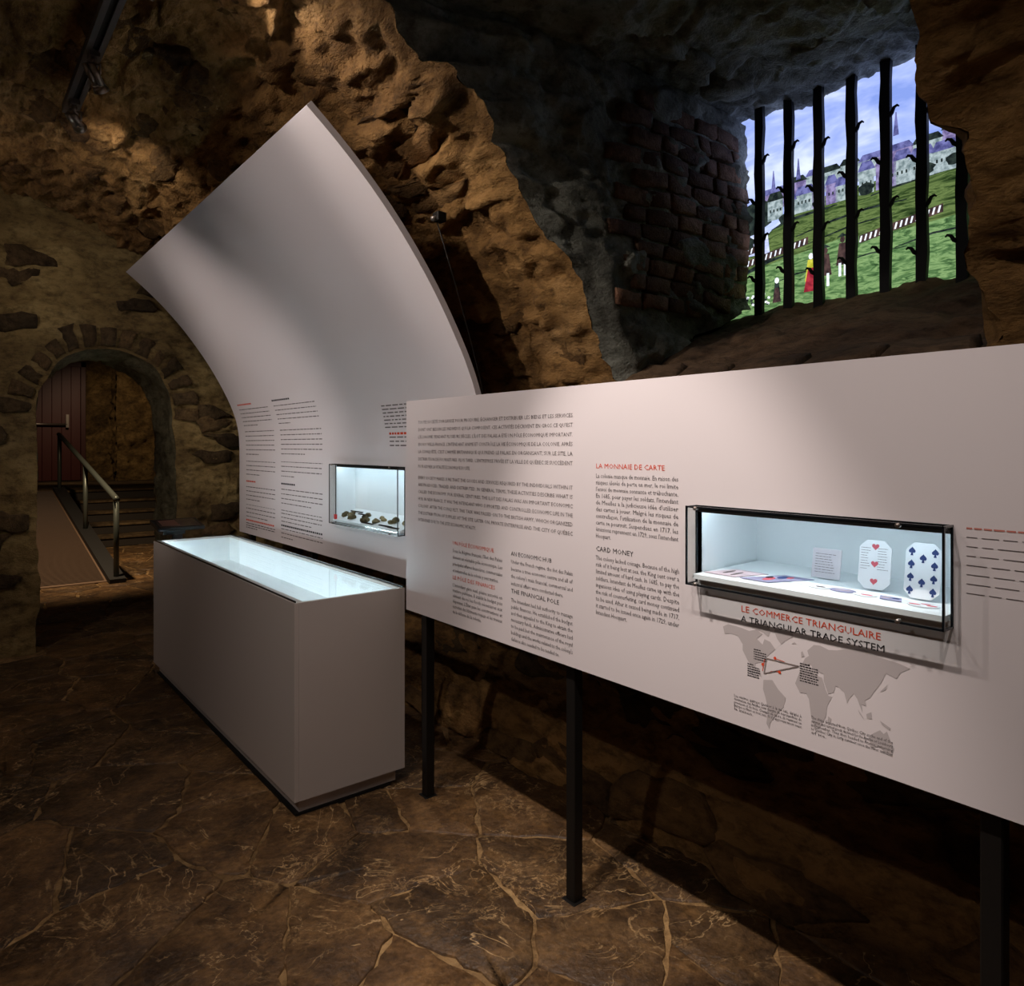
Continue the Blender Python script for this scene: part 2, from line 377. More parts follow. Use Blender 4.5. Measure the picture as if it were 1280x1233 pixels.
M_SILL = rock('sill_stone', [srgb(74,58,46), srgb(104,84,66), srgb(126,102,80), srgb(146,120,94)], bump=.7)
sill = niche_flat('wall_window_sill', A_SILL, 2.165, (0,0,.45), M_SILL, 60); tag(sill, 'sloping worn stone sill under the barred window', 'wall', kind='structure')

# ------------------------------------------------------------------ end wall with the arched doorway
DCX, DHW, DSP, DRISE, YB = 1.018, .464, 1.72, .50, 6.20
def bcurve(n):
    pts = [(DCX-DHW, z) for z in np.linspace(-.02, DSP, 60)][:-1] + [(DCX-DHW*math.cos(a), DSP+DRISE*math.sin(a)) for a in np.linspace(0, math.pi, 80)] + [(DCX+DHW, z) for z in np.linspace(DSP, -.02, 60)][1:]
    p = np.array(pts); L = np.concatenate([[0], np.cumsum(np.linalg.norm(np.diff(p, axis=0), axis=1))]); t = np.linspace(0, L[-1], n)
    return np.stack([np.interp(t, L, p[:,0]), np.interp(t, L, p[:,1])], 1)
nb = 260; B = bcurve(nb)
O = np.array([(-2.7,-.02),(-2.7,3.6),(2.7,3.6),(2.7,-.02)]); tk = [0, .34, .69, 1.0]
T = np.linspace(0, 1, nb); OO = np.stack([np.interp(T, tk, O[:,0]), np.interp(T, tk, O[:,1])], 1)
S = np.linspace(0, 1, 120)**1.25
G = B[:,None,:] + (OO-B)[:,None,:]*S[None,:,None]
G[:,:,1] = np.where(np.arange(nb)[:,None] % (nb-1) == 0, -.02, G[:,:,1])
P = np.stack([G[...,0], np.full(G.shape[:2], YB), G[...,1]], -1)
wall_back = grid_mesh('wall_back', P, np.array((0,-1.,0)), M_END, w=np.clip(S*6, .15, 1)[None,:]*.75, cell=(.34,.2,.14))
tag(wall_back, 'plastered rubble end wall with an arched doorway', 'wall', kind='structure')
D = np.linspace(0, .69, 36)
P = np.stack([np.repeat(B[:,0][:,None], 36, 1), YB + np.repeat(D[None,:], nb, 0), np.repeat(B[:,1][:,None], 36, 1)], -1)
ctr = np.array((DCX, 1.2)); nv = ctr[None,:]-B; nv /= np.linalg.norm(nv, axis=1)[:,None]
N = np.stack([np.repeat(nv[:,0][:,None], 36, 1), np.zeros((nb,36)), np.repeat(nv[:,1][:,None], 36, 1)], -1)
M_JAMB = rock('jamb_plaster', [srgb(84,80,62), srgb(120,114,90), srgb(140,134,108), srgb(156,148,120)], bump=.5)
arch_in = grid_mesh('wall_arch_reveal', P, N, M_JAMB, w=np.clip(D*8, .15, 1)[None,:]*.6, cell=(.2,.3,.2)); tag(arch_in, 'thick rounded reveal inside the arched doorway', 'wall', kind='structure')
# wall behind the camera
P = np.stack(np.broadcast_arrays(np.linspace(-2.7,2.7,40)[None,:], np.full((30,1), YFRONT+.02), np.linspace(-.02,3.6,30)[:,None]), -1)
wf = grid_mesh('wall_front', P, np.array((0,1.,0)), M_VAULT); tag(wf, 'rough stone wall behind the camera', 'wall', kind='structure')

# ------------------------------------------------------------------ polygons and stone pieces
def clip(poly, nx, ny, c):
    out = []
    for i in range(len(poly)):
        p, q = poly[i], poly[(i+1) % len(poly)]; dp = p[0]*nx+p[1]*ny-c; dq = q[0]*nx+q[1]*ny-c
        if dp <= 0: out.append(p)
        if dp*dq < 0: t = dp/(dp-dq); out.append((p[0]+(q[0]-p[0])*t, p[1]+(q[1]-p[1])*t))
    return out
def cells(u0, u1, v0, v1, su, sv, jit=.42):
    nu, nv = max(1, round((u1-u0)/su)), max(1, round((v1-v0)/sv)); pts = []
    for j in range(-2, nv+2):
        for i in range(-2, nu+2):
            pts.append((i + .5 + (.5 if j % 2 else 0) + RNG.uniform(-jit, jit), j + .5 + RNG.uniform(-jit, jit)))
    A = np.array(pts); res = []
    for k, p in enumerate(pts):
        if not (0 <= p[0] <= nu and 0 <= p[1] <= nv): continue
        d = ((A-A[k])**2).sum(1); poly = [(p[0]-1.6,p[1]-1.6),(p[0]+1.6,p[1]-1.6),(p[0]+1.6,p[1]+1.6),(p[0]-1.6,p[1]+1.6)]
        for j in np.argsort(d)[1:15]:
            n = A[j]-A[k]; m = (A[j]+A[k])/2; poly = clip(poly, n[0], n[1], m@n)
            if not poly: break
        if poly and len(poly) > 2:
            res.append([(u0 + x/nu*(u1-u0), v0 + y/nv*(v1-v0)) for x, y in poly])
    return res
def shape(poly, gap, jit, seg):
    # shrink by a gap, round and roughen the outline
    c = np.mean(poly, axis=0); q = []
    for i in range(len(poly)):
        a, b = np.array(poly[i]), np.array(poly[(i+1) % len(poly)]); L = np.linalg.norm(b-a); n = max(1, int(round(L/seg)))
        for k in range(n): q.append(a + (b-a)*k/n)
    out = []
    for p in q:
        d = p-c; L = np.linalg.norm(d)
        if L < 1e-4: continue
        r = max(.3, 1 - gap/L) ; out.append(tuple(c + d*r + RNG.normal(0, jit, 2)))
    return out
def piece(name, poly, fn, h0, h1, mat, parent, inset=.8, tilt=.0, smooth=True, dome=0., rough=0.):
    n = len(poly)
    if n < 3: return None
    c = np.mean(poly, axis=0); ring = lambda k: [tuple(c + (np.array(p)-c)*k) for p in poly]
    sz = max(np.linalg.norm(np.array(p)-c) for p in poly); ta, tb = RNG.uniform(-tilt, tilt, 2)/max(sz, .01)
    hh = lambda p, h: h + ta*(p[0]-c[0]) + tb*(p[1]-c[1]) + (RNG.normal(0, rough) if rough else 0)
    U = [(p[0], p[1], h0) for p in poly] + [(p[0], p[1], hh(p, h1*.55)) for p in ring(.985)] + [(p[0], p[1], hh(p, h1)) for p in ring(inset)] + [(c[0], c[1], h1+dome)]
    vs = fn.many(U) if isinstance(fn, surf) else [fn(*u) for u in U]
    fs = []
    for r in (0, 1):
        for i in range(n): fs.append((r*n+i, r*n+(i+1)%n, (r+1)*n+(i+1)%n, (r+1)*n+i))
    for i in range(n): fs.append((2*n+i, 2*n+(i+1)%n, 3*n))
    return MB().add(vs, fs).build(name, mat, parent, smooth)
class surf:
    # base(u,v)->(points, normals); pieces ride on the broad part of the surface displacement
    def __init__(s, base): s.base = base
    def many(s, U):
        U = np.array(U, float); p, n = s.base(U[:,0], U[:,1]); P = np.stack(np.broadcast_arrays(*p), 1).astype(float); N = np.stack(np.broadcast_arrays(*n, U[:,0])[:3], 1).astype(float)
        V = np.stack([fbm(P*2.3,3,70), fbm(P*2.3,3,80), fbm(P*2.3,3,90)], 1)*.045
        return [tuple(q) for q in P + V + N*U[:,2:3]]
def vault_pt(a, y):
    x, z, nx, nz = prof(a); return (x, y, z), (nx, 0*y, nz)
VF = surf(vault_pt)
def in_niche(a, y): return A_SILL-.06 < a < A_SOF+.06 and .62 < y < 2.27
for poly in cells(A_WALL+.12, LTOT-.25, 2.2, YB-.05, .15, .36):
    c = np.mean(poly, axis=0)
    if RNG.random() > .42: continue
    if min(p[1] for p in poly) < 2.24 or max(p[1] for p in poly) > YB-.03: continue
    piece('stone', shape(poly, .014, .012, .06), VF, -.07, RNG.uniform(-.004, .026), M_STONE, ceiling, .86, .022, dome=.002, rough=.006)
for poly in cells(A_WALL+.1, LTOT-1.2, -.4, .68, .17, .34):
    if RNG.random() > .4 or max(p[1] for p in poly) > .62: continue
    piece('stone', shape(poly, .014, .012, .06), VF, -.07, RNG.uniform(-.004, .022), M_STONE, ceiling, .86, .02, dome=.002, rough=.006)
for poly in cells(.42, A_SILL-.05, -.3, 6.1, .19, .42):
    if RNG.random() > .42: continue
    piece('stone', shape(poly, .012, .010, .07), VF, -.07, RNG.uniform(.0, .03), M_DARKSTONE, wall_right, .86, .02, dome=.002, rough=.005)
for poly in cells(.0, .19, .2, 6.0, .19, .46, .25):
    piece('footing_stone', shape(poly, .012, .008, .08), VF, -.07, RNG.uniform(.005, .03), M_STONE, wall_right, .86, .02, dome=.002, rough=.005)
# end wall stones and voussoirs
EF = surf(lambda u, v: ((u, YB, v), (0, -1, 0)))
for k in range(15):
    a = math.radians(4 + k*12.3); w = math.radians(RNG.uniform(3.6, 5.0)); r0, r1 = .02, RNG.uniform(.15, .23)
    pt = lambda an, r: (DCX - (DHW+r)*math.cos(an), DSP + (DRISE+r)*math.sin(an))
    poly = [pt(a-w, r0), pt(a-w, r1), pt(a, r1+.01), pt(a+w, r1), pt(a+w, r0), pt(a, r0)]
    piece('voussoir', shape(poly, .004, .006, .05), EF, -.05, RNG.uniform(.016, .028), M_DARKSTONE, wall_back, .86, .01, rough=.004)
for (u0, u1, v0, v1, pr) in ((1.50, 2.4, .02, 1.75, .62), (-.4, .54, .02, 1.05, .42), (-.4, .52, 1.05, 2.6, .16), (1.62, 2.2, 1.75, 2.5, .4), (.4, 1.7, 2.52, 3.1, .25)):
    for poly in cells(u0, u1, v0, v1, .34, .15, .3):
        if RNG.random() > pr: continue
        c = np.mean(poly, axis=0)
        if abs(c[0]-DCX) < DHW+.12 and c[1] < 2.45: continue
        if any(abs(p[0]-DCX) < DHW+.02 and p[1] < 2.25 for p in poly): continue
        piece('stone', shape(poly, .018, .010, .07), EF, -.05, RNG.uniform(.014, .030), M_DARKSTONE, wall_back, .86, .012, dome=.002, rough=.004)
# bricks of the window reveal (courses along X on the plane Y=2.07), joints recessed
BF = surf(lambda u, v: ((u, 2.07, v), (0, -1, 0)))
z = 2.12
for r in range(12):
    z = 2.10 + r*.078; x = 2.24 + (.0, .11, .05, .14)[r % 4] - .03
    while x < 3.12:
        L = RNG.choice([.20, .205, .11, .19]); x2 = min(x+L, 3.17)
        lo = 1.76 + (x-2.3)/.95*.44 + .05
        if x2-x > .05 and z > lo + .06 and z < 3.02:
            dz = RNG.uniform(-.004, .004); tz = (x-2.7)*.012*RNG.uniform(-1, 1)
            poly = [(x, z+dz), (x2-.012, z+dz+tz), (x2-.012, z+.064+dz+tz), (x, z+.064+dz)]
            piece('brick', shape(poly, .0, .0025, .07), BF, -.05, RNG.uniform(.012, .024), M_BRICK, niche_l, .93, .004, rough=.0015)
        x = x2
# soffit and sill stones
def sof_pt(u, v): return (1.3 + u, v, 3.12 + 0*u), (0, 0, -1)
SF = surf(sof_pt)
for poly in cells(.2, 1.75, .8, 2.0, .26, .2, .4):
    if RNG.random() > .5: continue
    piece('stone', shape(poly, .02, .01, .07), SF, -.05, RNG.uniform(.0, .03), M_NICHE, soffit, .84, .02, dome=.002, rough=.005)
SLF = surf(lambda u, v: ((u, v, 1.745 + (u-2.3)*.52), (-.45, 0, .89)))
ys = [2.12, 1.86, 1.62, 1.30, 1.02, .74]
for i in range(5):
    poly = [(2.29, ys[i+1]+.006), (2.44, ys[i+1]+.02*RNG.random()), (2.46, ys[i]-.012), (2.29, ys[i]-.008)]
    piece('sill_stone', shape(poly, .0, .006, .06), SLF, -.06, .022, M_SILL, sill, .85, .006, rough=.003)

# ------------------------------------------------------------------ floor with flagstones
Xg = np.linspace(-2.8, 2.8, 150); Yg2 = np.linspace(YFRONT-.1, 7.2, 220)
P = np.stack(np.broadcast_arrays(Xg[:,None], Yg2[None,:], np.full((150,220), -.004)), -1).copy()
P[...,2] += .0035*fbm(P.reshape(-1,3)*6, 2, 3).reshape(150,220)
floor = grid_mesh('floor', P, np.array((0,0,1.)), M_GROUT, amp=0); tag(floor, 'dark flagstone cellar floor with pale joints', 'floor', kind='structure')
FF = lambda u, v, h: (u, v, h)
cnt = 0
for poly in cells(-1.5, 2.25, .4, 7.0, .38, .46, .78):
    c = np.mean(poly, axis=0)
    if c[1] > 6.1 and not (.5 < c[0] < 1.55): continue
    q = shape(poly, RNG.uniform(.003, .009), .006, .045)
    if c[1] > 6.1: q = [(min(max(x, .5), 1.52), y) for x, y in q]
    piece('flagstone', q, FF, -.03, RNG.uniform(.0015, .0045), M_FLAG, floor, .965, .0008, rough=.0004); cnt += 1
rest = MB()
for (u0, u1, v0, v1) in ((-2.5, -1.5, .4, 6.1), (-2.5, 2.1, -2.5, .4)):
    for poly in cells(u0, u1, v0, v1, .42, .46, .4):
        q = shape(poly, .01, .006, .1); rest.prism(q, FF, -.03, .003)
tag(rest.build('flagstone_field', M_FLAG, floor), kind='stuff')

# ------------------------------------------------------------------ corridor beyond the doorway
YC0, YC1, CX0, CX1, CZ = YB+.66, 17.0, -.5, 3.6, 3.5
def rgrid(o, u, v, nu, nv):
    o, u, v = map(np.array, (o, u, v)); a = np.linspace(0,1,nu)[:,None,None]; b = np.linspace(0,1,nv)[None,:,None]; return o + a*u + b*v
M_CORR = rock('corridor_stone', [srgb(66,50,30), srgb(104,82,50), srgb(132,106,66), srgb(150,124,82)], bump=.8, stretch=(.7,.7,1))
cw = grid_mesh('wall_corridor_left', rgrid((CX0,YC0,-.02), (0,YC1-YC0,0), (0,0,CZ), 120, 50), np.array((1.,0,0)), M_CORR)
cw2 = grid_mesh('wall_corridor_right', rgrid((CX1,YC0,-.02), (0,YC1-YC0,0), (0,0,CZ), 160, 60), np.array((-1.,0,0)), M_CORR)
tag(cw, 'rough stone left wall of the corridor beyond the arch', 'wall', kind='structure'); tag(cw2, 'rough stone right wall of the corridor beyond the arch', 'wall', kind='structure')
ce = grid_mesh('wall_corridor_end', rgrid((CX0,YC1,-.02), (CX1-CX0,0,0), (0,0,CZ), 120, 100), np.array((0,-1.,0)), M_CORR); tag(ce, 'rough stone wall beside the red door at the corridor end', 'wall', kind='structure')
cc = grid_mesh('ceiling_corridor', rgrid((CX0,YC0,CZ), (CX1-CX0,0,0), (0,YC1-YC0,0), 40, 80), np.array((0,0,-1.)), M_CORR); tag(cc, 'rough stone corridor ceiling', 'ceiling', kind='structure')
pier = MB(); pv = []
Rp = rgrid((2.62, YC1-.55, .7), (0, .6, 0), (0, 0, 2.8), 12, 60); 
pier_o = join([grid_mesh('p', rgrid((2.85, YC1-.5, .5), (0,.6,0), (0,0,2.9), 14, 70), np.array((-1.,0,0)), M_CORR), grid_mesh('q', rgrid((2.85, YC1-.5, .5), (.9,0,0), (0,0,2.9), 20, 70), np.array((0,-1.,0)), M_CORR)], 'wall_corridor_pier')
tag(pier_o, 'projecting rough stone pier right of the red door', 'wall', kind='structure')
backs = join([grid_mesh('l', rgrid((CX0,YC0,-.02), (DCX-DHW-CX0-.0,0,0), (0,0,CZ), 20, 30), np.array((0,1.,0)), M_CORR),
              grid_mesh('r', rgrid((DCX+DHW,YC0,-.02), (CX1-DCX-DHW,0,0), (0,0,CZ), 30, 30), np.array((0,1.,0)), M_CORR)], 'wall_corridor_back'); tag(backs, 'corridor side of the arched wall', 'wall', kind='structure')
fc = grid_mesh('floor_corridor', rgrid((CX0-.1,7.1,-.006), (CX1-CX0+.2,0,0), (0,YC1-7.1,0), 30, 60), np.array((0,0,1.)), M_GROUT, amp=0); tag(fc, 'flagstone floor of the corridor', 'floor', kind='structure')
for poly in cells(.2, 3.3, 7.05, 11.9, .42, .48, .42):
    c = np.mean(poly, axis=0)
    if c[0] < 1.2 and c[1] > 9.2: continue
    q = [(x, max(y, 7.0)) for x, y in shape(poly, .012, .006, .1)]
    piece('flagstone', q, FF, -.02, RNG.uniform(.001, .004), M_FLAG, fc, .96, .0006)
# ramp
def rampz(y): return np.interp(y, [8.85, 13.6], [.012, .775])
ramp_r = empty('access_ramp', (1.0, 8.85, 0), 'ribbed wooden access ramp rising to the red door', 'ramp')
M_RAMP = plain('ramp_board', srgb(112,88,68), .6, bump=.15)
MB().add([(.3,8.85,0),(1.44,8.85,0),(1.44,13.6,0),(.3,13.6,0),(.3,8.85,.012),(1.44,8.85,.012),(1.44,13.6,.775),(.3,13.6,.775)],
         [(0,3,2,1),(4,5,6,7),(0,1,5,4),(1,2,6,5),(2,3,7,6),(3,0,4,7)]).build('deck', M_RAMP, ramp_r)
rib = MB()
for i in range(150):
    y = 8.9 + i*.031
    rib.box(.32, 1.42, y, y+.014, float(rampz(y))-.004, float(rampz(y))+.006)
tag(rib.build('tread_ribs', plain('ramp_rib', srgb(70,54,42), .6), ramp_r), kind='stuff')
MB().add([(1.44,8.7,0),(1.6,8.7,0),(1.6,13.6,0),(1.44,13.6,0),(1.44,8.7,.05),(1.6,8.7,.05),(1.6,13.6,.83),(1.44,13.6,.83)],
         [(0,3,2,1),(4,5,6,7),(0,1,5,4),(1,2,6,5),(2,3,7,6),(3,0,4,7)]).build('kerb', plain('ramp_kerb', srgb(34,32,30), .6), ramp_r)
hr = empty('handrail', (1.52, 8.8, .05), 'sloping steel handrail on three posts beside the ramp', 'handrail')
for y in (8.8, 10.9, 13.5):
    zb = float(np.interp(y, [8.7, 13.6], [.05, .83])); MB().tube([(1.52,y,zb-.01),(1.52,y,zb+.86)], .028, 12).build('post', M_RAIL, hr, True)
MB().tube([(1.52,8.77,.905),(1.52,8.8,.915),(1.52,13.5,1.675),(1.52,13.56,1.68)], .032, 12).build('rail', M_RAIL, hr, True)
st = empty('stone_staircase', (2.4, 11.9, 0), 'dark stone steps climbing to the landing beside the ramp', 'stairs')
M_STEP = rock('step_stone', [srgb(50,40,28), srgb(78,62,44), srgb(98,80,56), srgb(116,96,70)], bump=.3)
for i in range(5):
    y = 11.9 + i*.36
    MB().bbox(1.61, 3.46, y+.02, y+.40, i*.155-.001, i*.155+.12, .004).build('riser', plain('riser_dark', srgb(40,32,24), .8) if i == 0 else bpy.data.materials['riser_dark'], st)
    MB().bbox(1.61, 3.46, y-.01, y+.40 if i < 4 else y+.30, i*.155+.12, (i+1)*.155, .006).build('tread', M_STEP, st)
land = MB().box(CX0+.1, 3.46, 13.6, YC1-.02, .0, .775).build('floor_landing', M_STEP); tag(land, 'stone landing in front of the red door', 'floor', kind='structure')
# red door
dr = empty('door_1', (1.55, YC1-.1, .775), 'dark red boarded door with a push bar at the corridor end', 'door'); dr['kind'] = 'structure'
M_DOOR = plain('dark_red_paint', srgb(74,24,17), .5, bump=.1)
for i in range(9):
    x = .78 + i*.165; MB().bbox(x, x+.161, YC1-.16, YC1-.11, .79, 3.1, .004).build('board', M_DOOR, dr)
MB().box(.70, .78, YC1-.18, YC1-.05, .775, 3.2).box(2.27, 2.35, YC1-.18, YC1-.05, .775, 3.2).box(.70, 2.35, YC1-.18, YC1-.05, 3.1, 3.2).build('frame', plain('door_frame_red', srgb(66,24,18), .5), dr)
pb = MB().tube([(.95, YC1-.23, 1.92), (2.02, YC1-.23, 1.92)], .022, 10).build('push_bar', M_ALU, dr, True)
MB().box(2.0, 2.05, YC1-.25, YC1-.15, 1.86, 2.12).box(.93, .98, YC1-.25, YC1-.15, 1.87, 1.97).build('bar_bracket', M_ALU, pb)
# corridor lamps
def ceiling_spot(loc, aim, watts, deg, label):
    r = empty('ceiling_spot', loc, label, 'lamp', 'corridor ceiling lamps'); x, y, z = loc
    MB().tube([(x,y,z+.2),(x,y,z+.06)], .012, 8).build('stem', M_ALU, r, True)
    MB().tube([(x,y,z+.08),(x,y,z+.02),(x,y,z)], [.03,.05,.055], 16).build('housing', M_ALU, r, True)
    d = bpy.data.lights.new('corridor_light', 'SPOT'); d.energy = watts; d.color = (1,.76,.5); d.spot_size = math.radians(deg); d.spot_blend = .8; d.shadow_soft_size = .05
    l = bpy.data.objects.new('corridor_light', d); COL.objects.link(l); l.location = (x,y,z-.03)
    l.rotation_euler = (Vector(aim)-Vector(l.location)).to_track_quat('-Z','Y').to_euler(); adopt(l, r)
ceiling_spot((1.1, 8.6, 3.25), (1.2, 10.4, 0), 430, 90, 'small spot lamp on the corridor ceiling just past the arch')
ceiling_spot((1.9, 14.2, 3.2), (2.75, 16.6, 1.4), 80, 80, 'small spot lamp on the corridor ceiling near the red door')

# ------------------------------------------------------------------ barred window and lit picture screen
XS = 3.20
win = empty('window_1', (XS, 1.4, 2.18), 'barred cellar window backed by a lit picture of a town on a hill', 'window'); win['kind'] = 'structure'
def emat(name, stops, scale, detail=4, s=1.0, stretch=(1,1,1), dist=0.):
    m = bpy.data.materials.new(name); m.use_nodes = True; t = m.node_tree; t.nodes.clear()
    o = t.nodes.new('ShaderNodeOutputMaterial'); e = t.nodes.new('ShaderNodeEmission'); g = t.nodes.new('ShaderNodeNewGeometry')
    mp = t.nodes.new('ShaderNodeMapping'); mp.inputs['Scale'].default_value = stretch; t.links.new(g.outputs['Position'], mp.inputs[0])
    t.links.new(ramp(t, noise(t, mp.outputs[0], scale, detail, .6, dist), stops), e.inputs[0]); e.inputs[1].default_value = s; t.links.new(e.outputs[0], o.inputs[0]); return m
ES = 1.45
E_SKY = emat('screen_sky', [(.36, srgb(120,142,208)), (.52, srgb(156,172,226)), (.68, srgb(206,216,240))], 2.4, 4, ES, (1,.8,2.2), .4)
E_GRASS = emat('screen_grass', [(.30, srgb(20,34,16)), (.43, srgb(60,80,42)), (.55, srgb(104,124,72)), (.64, srgb(58,80,40)), (.76, srgb(120,140,92))], 14, 8, ES*.85, (1,.5,3.0), 1.6)
E_FIELD = emat('screen_field', [(.30, srgb(34,60,34)), (.46, srgb(84,118,72)), (.58, srgb(132,164,108)), (.70, srgb(74,108,60))], 16, 8, ES*.85, (1,.7,3.0), 1.4)
E_WATER = emat('screen_water', [(.4, srgb(170,180,226)), (.6, srgb(214,220,246))], 10, 3, ES, (1,1,4))
E_WALLW = emat('screen_house_wall', [(.35, srgb(96,112,116)), (.6, srgb(160,174,178))], 40, 3, ES)
E_ROOF = emat('screen_roof', [(.35, srgb(56,58,104)), (.6, srgb(104,106,160))], 30, 3, ES)
E_DARK = emat('screen_dark', [(.4, srgb(18,24,26)), (.6, srgb(44,54,50))], 30, 3, ES)
E_PURP = emat('screen_purple', [(.4, srgb(92,82,122)), (.6, srgb(140,130,172))], 30, 3, ES)
E_PALE = emat('screen_pale', [(.4, srgb(206,214,226)), (.6, srgb(240,244,250))], 30, 3, ES)
E_RED = emat('screen_red', [(.4, srgb(120,30,44)), (.6, srgb(160,50,60))], 30, 3, ES)
E_YEL = emat('screen_yellow', [(.4, srgb(150,150,40)), (.6, srgb(190,186,70))], 30, 3, ES)
E_BROWN = emat('screen_brown', [(.4, srgb(44,34,36)), (.6, srgb(76,58,56))], 30, 3, ES)
def scr(name, poly, mat, lay, parent=win):
    return MB().prism(poly, lambda u, v, h: (XS-h, u, v), .0006*lay, .0006*lay+.0005).build(name, mat, parent)
MB().box(XS, XS+.03, .60, 2.20, 2.05, 3.45).build('screen_back', M_BLACK, win)
scr('picture_sky', [(.62,2.1),(2.16,2.1),(2.16,3.42),(.62,3.42)], E_SKY, 1)
scr('picture_hill', [(2.16,2.06),(2.16,2.46),(2.02,2.49),(1.93,2.56),(1.80,2.62),(1.62,2.665),(1.45,2.66),(1.25,2.66),(1.05,2.67),(.62,2.72),(.62,2.06)], E_GRASS, 3)
scr('picture_water', [(2.16,2.46),(1.94,2.45),(1.95,2.54),(2.16,2.56)], E_WATER, 4)
scr('picture_field', [(2.16,2.06),(2.16,2.36),(1.9,2.40),(1.6,2.44),(1.3,2.42),(1.0,2.44),(.62,2.42),(.62,2.06)], E_FIELD, 5)
scr('picture_shore_town', [(2.16,2.55),(2.02,2.56),(1.93,2.60),(1.93,2.70),(2.0,2.73),(2.07,2.71),(2.16,2.71)], E_DARK, 4)
r2 = random.Random(5)
for (pts, w) in (([(1.93,2.56),(1.84,2.585),(1.74,2.59),(1.60,2.60)],.010), ([(1.80,2.50),(1.62,2.53),(1.46,2.545),(1.30,2.545)],.008), ([(1.45,2.60),(1.28,2.615),(1.10,2.625),(.95,2.62)],.010), ([(1.75,2.45),(1.55,2.485),(1.35,2.50)],.006), ([(1.35,2.35),(1.2,2.375),(1.0,2.38)],.007), ([(1.62,2.33),(1.45,2.345),(1.30,2.345)],.005), ([(1.9,2.30),(1.8,2.32),(1.66,2.325)],.006)):
    scr('picture_ridge', [(y, z+w*(.2 if k in (0, len(pts)-1) else 1)) for k, (y, z) in enumerate(pts)] + [(y, z-w*.3) for y, z in pts[::-1]], E_DARK, 5.6)
# the ridge of houses: row of walls with roofs and windows, each a small flat print on the screen
y = 1.95
while y > .9:
    w = r2.uniform(.05, .10); base = 2.625 + (1.95-y)*.02; h = r2.uniform(.05, .085); y1 = y-w
    b = scr('picture_house', [(y,base-.02),(y1,base-.02),(y1,base+h),(y,base+h)], r2.choice([E_WALLW,E_WALLW,E_WALLW,E_PURP]), 6)
    scr('roof', [(y+.006,base+h),(y1-.006,base+h),(y1+.012,base+h+.04),(y-.012,base+h+.04)], r2.choice([E_ROOF,E_ROOF,E_PURP,E_DARK]), 7, b)
    k = y-.012
    while k > y1+.012: scr('window', [(k,base+.02),(k-.007,base+.02),(k-.007,base+.034),(k,base+.034)], E_DARK, 7, b); k -= .018
    y = y1 - r2.uniform(-.01, .01)
y = 1.98
while y > .8:
    w = r2.uniform(.07, .13); base = 2.70 + (1.98-y)*.045; h = r2.uniform(.03, .06); y1 = y-w
    b = scr('picture_house', [(y,base-.04),(y1,base-.04),(y1,base+h),(y,base+h)], r2.choice([E_WALLW,E_PURP,E_WALLW]), 2)
    scr('roof', [(y+.006,base+h),(y1-.006,base+h),(y1+.015,base+h+.028),(y-.015,base+h+.028)], r2.choice([E_ROOF,E_DARK]), 2.5, b)
    y = y1
for (yy, zz) in ((1.79, 2.77), (1.345, 2.83), (1.92, 2.75)):
    scr('picture_spire', [(yy+.012,zz),(yy-.012,zz),(yy-.008,zz+.04),(yy-.002,zz+.10),(yy+.002,zz+.10),(yy+.008,zz+.04)], E_ROOF, 3)
def pic_tree(yy, zz, r): scr('picture_tree', [(yy+r*math.cos(a)*(1+.2*math.sin(5*a)), zz+.8*r*math.sin(a)) for a in np.linspace(0, 2*math.pi, 14)[:-1]], E_DARK, 7.5)
for yy, zz, r in ((1.86,2.60,.03),(1.70,2.63,.02),(1.47,2.635,.035),(1.22,2.65,.03),(1.12,2.66,.03),(2.06,2.52,.04),(2.0,2.6,.03)): pic_tree(yy, zz, r)
for (p, q, n) in (((2.14,2.41),(1.74,2.47),16), ((1.50,2.42),(1.16,2.475),16), ((2.14,2.47),(2.0,2.49),6)):
    scr('picture_fence_base', [(p[0],p[1]-.02),(q[0],q[1]-.02),(q[0],q[1]+.015),(p[0],p[1]+.015)], E_BROWN, 6)
    for i in range(n):
        a, b = p[0]+(q[0]-p[0])*i/n, p[1]+(q[1]-p[1])*i/n
        scr('picture_fence_pale', [(a,b-.015),(a-.007,b-.015),(a-.014,b+.012),(a-.007,b+.012)], E_PALE, 7)
scr('picture_path', [(2.12,2.37),(1.95,2.42),(1.82,2.425),(1.95,2.40),(2.12,2.35)], E_DARK, 6)
def figure(yy, zz, H, skirt, top, bot, white=False):
    # small standing figure print: skirt or breeches, coat, head, hat
    b = scr('picture_figure', [(yy+.030*H/.2,zz+.05*H/.2),(yy-.030*H/.2,zz+.05*H/.2),(yy-.016*H/.2,zz+.15*H/.2),(yy+.016*H/.2,zz+.15*H/.2)], top, 8)
    if skirt: scr('skirt', [(yy+.036*H/.2,zz),(yy-.036*H/.2,zz),(yy-.014*H/.2,zz+.11*H/.2),(yy+.014*H/.2,zz+.11*H/.2)], bot, 9, b)
    else:
        for d in (-.012, .012): scr('leg', [(yy+d+.006,zz),(yy+d-.006,zz),(yy+d-.006,zz+.06*H/.2),(yy+d+.006,zz+.06*H/.2)], E_PALE, 9, b)
    scr('head', [(yy+.012*math.cos(a), zz+.165*H/.2+.015*math.sin(a)) for a in np.linspace(0, 2*math.pi, 9)[:-1]], E_PALE if white else E_BROWN, 9, b)
    if not skirt: scr('hat', [(yy+.026,zz+.178*H/.2),(yy-.026,zz+.178*H/.2),(yy,zz+.195*H/.2)], E_DARK, 10, b)
figure(1.725, 2.225, .20, True, E_YEL, E_RED, True); figure(1.655, 2.235, .20, False, E_BROWN, E_BROWN); figure(1.575, 2.27, .20, False, E_BROWN, E_YEL)
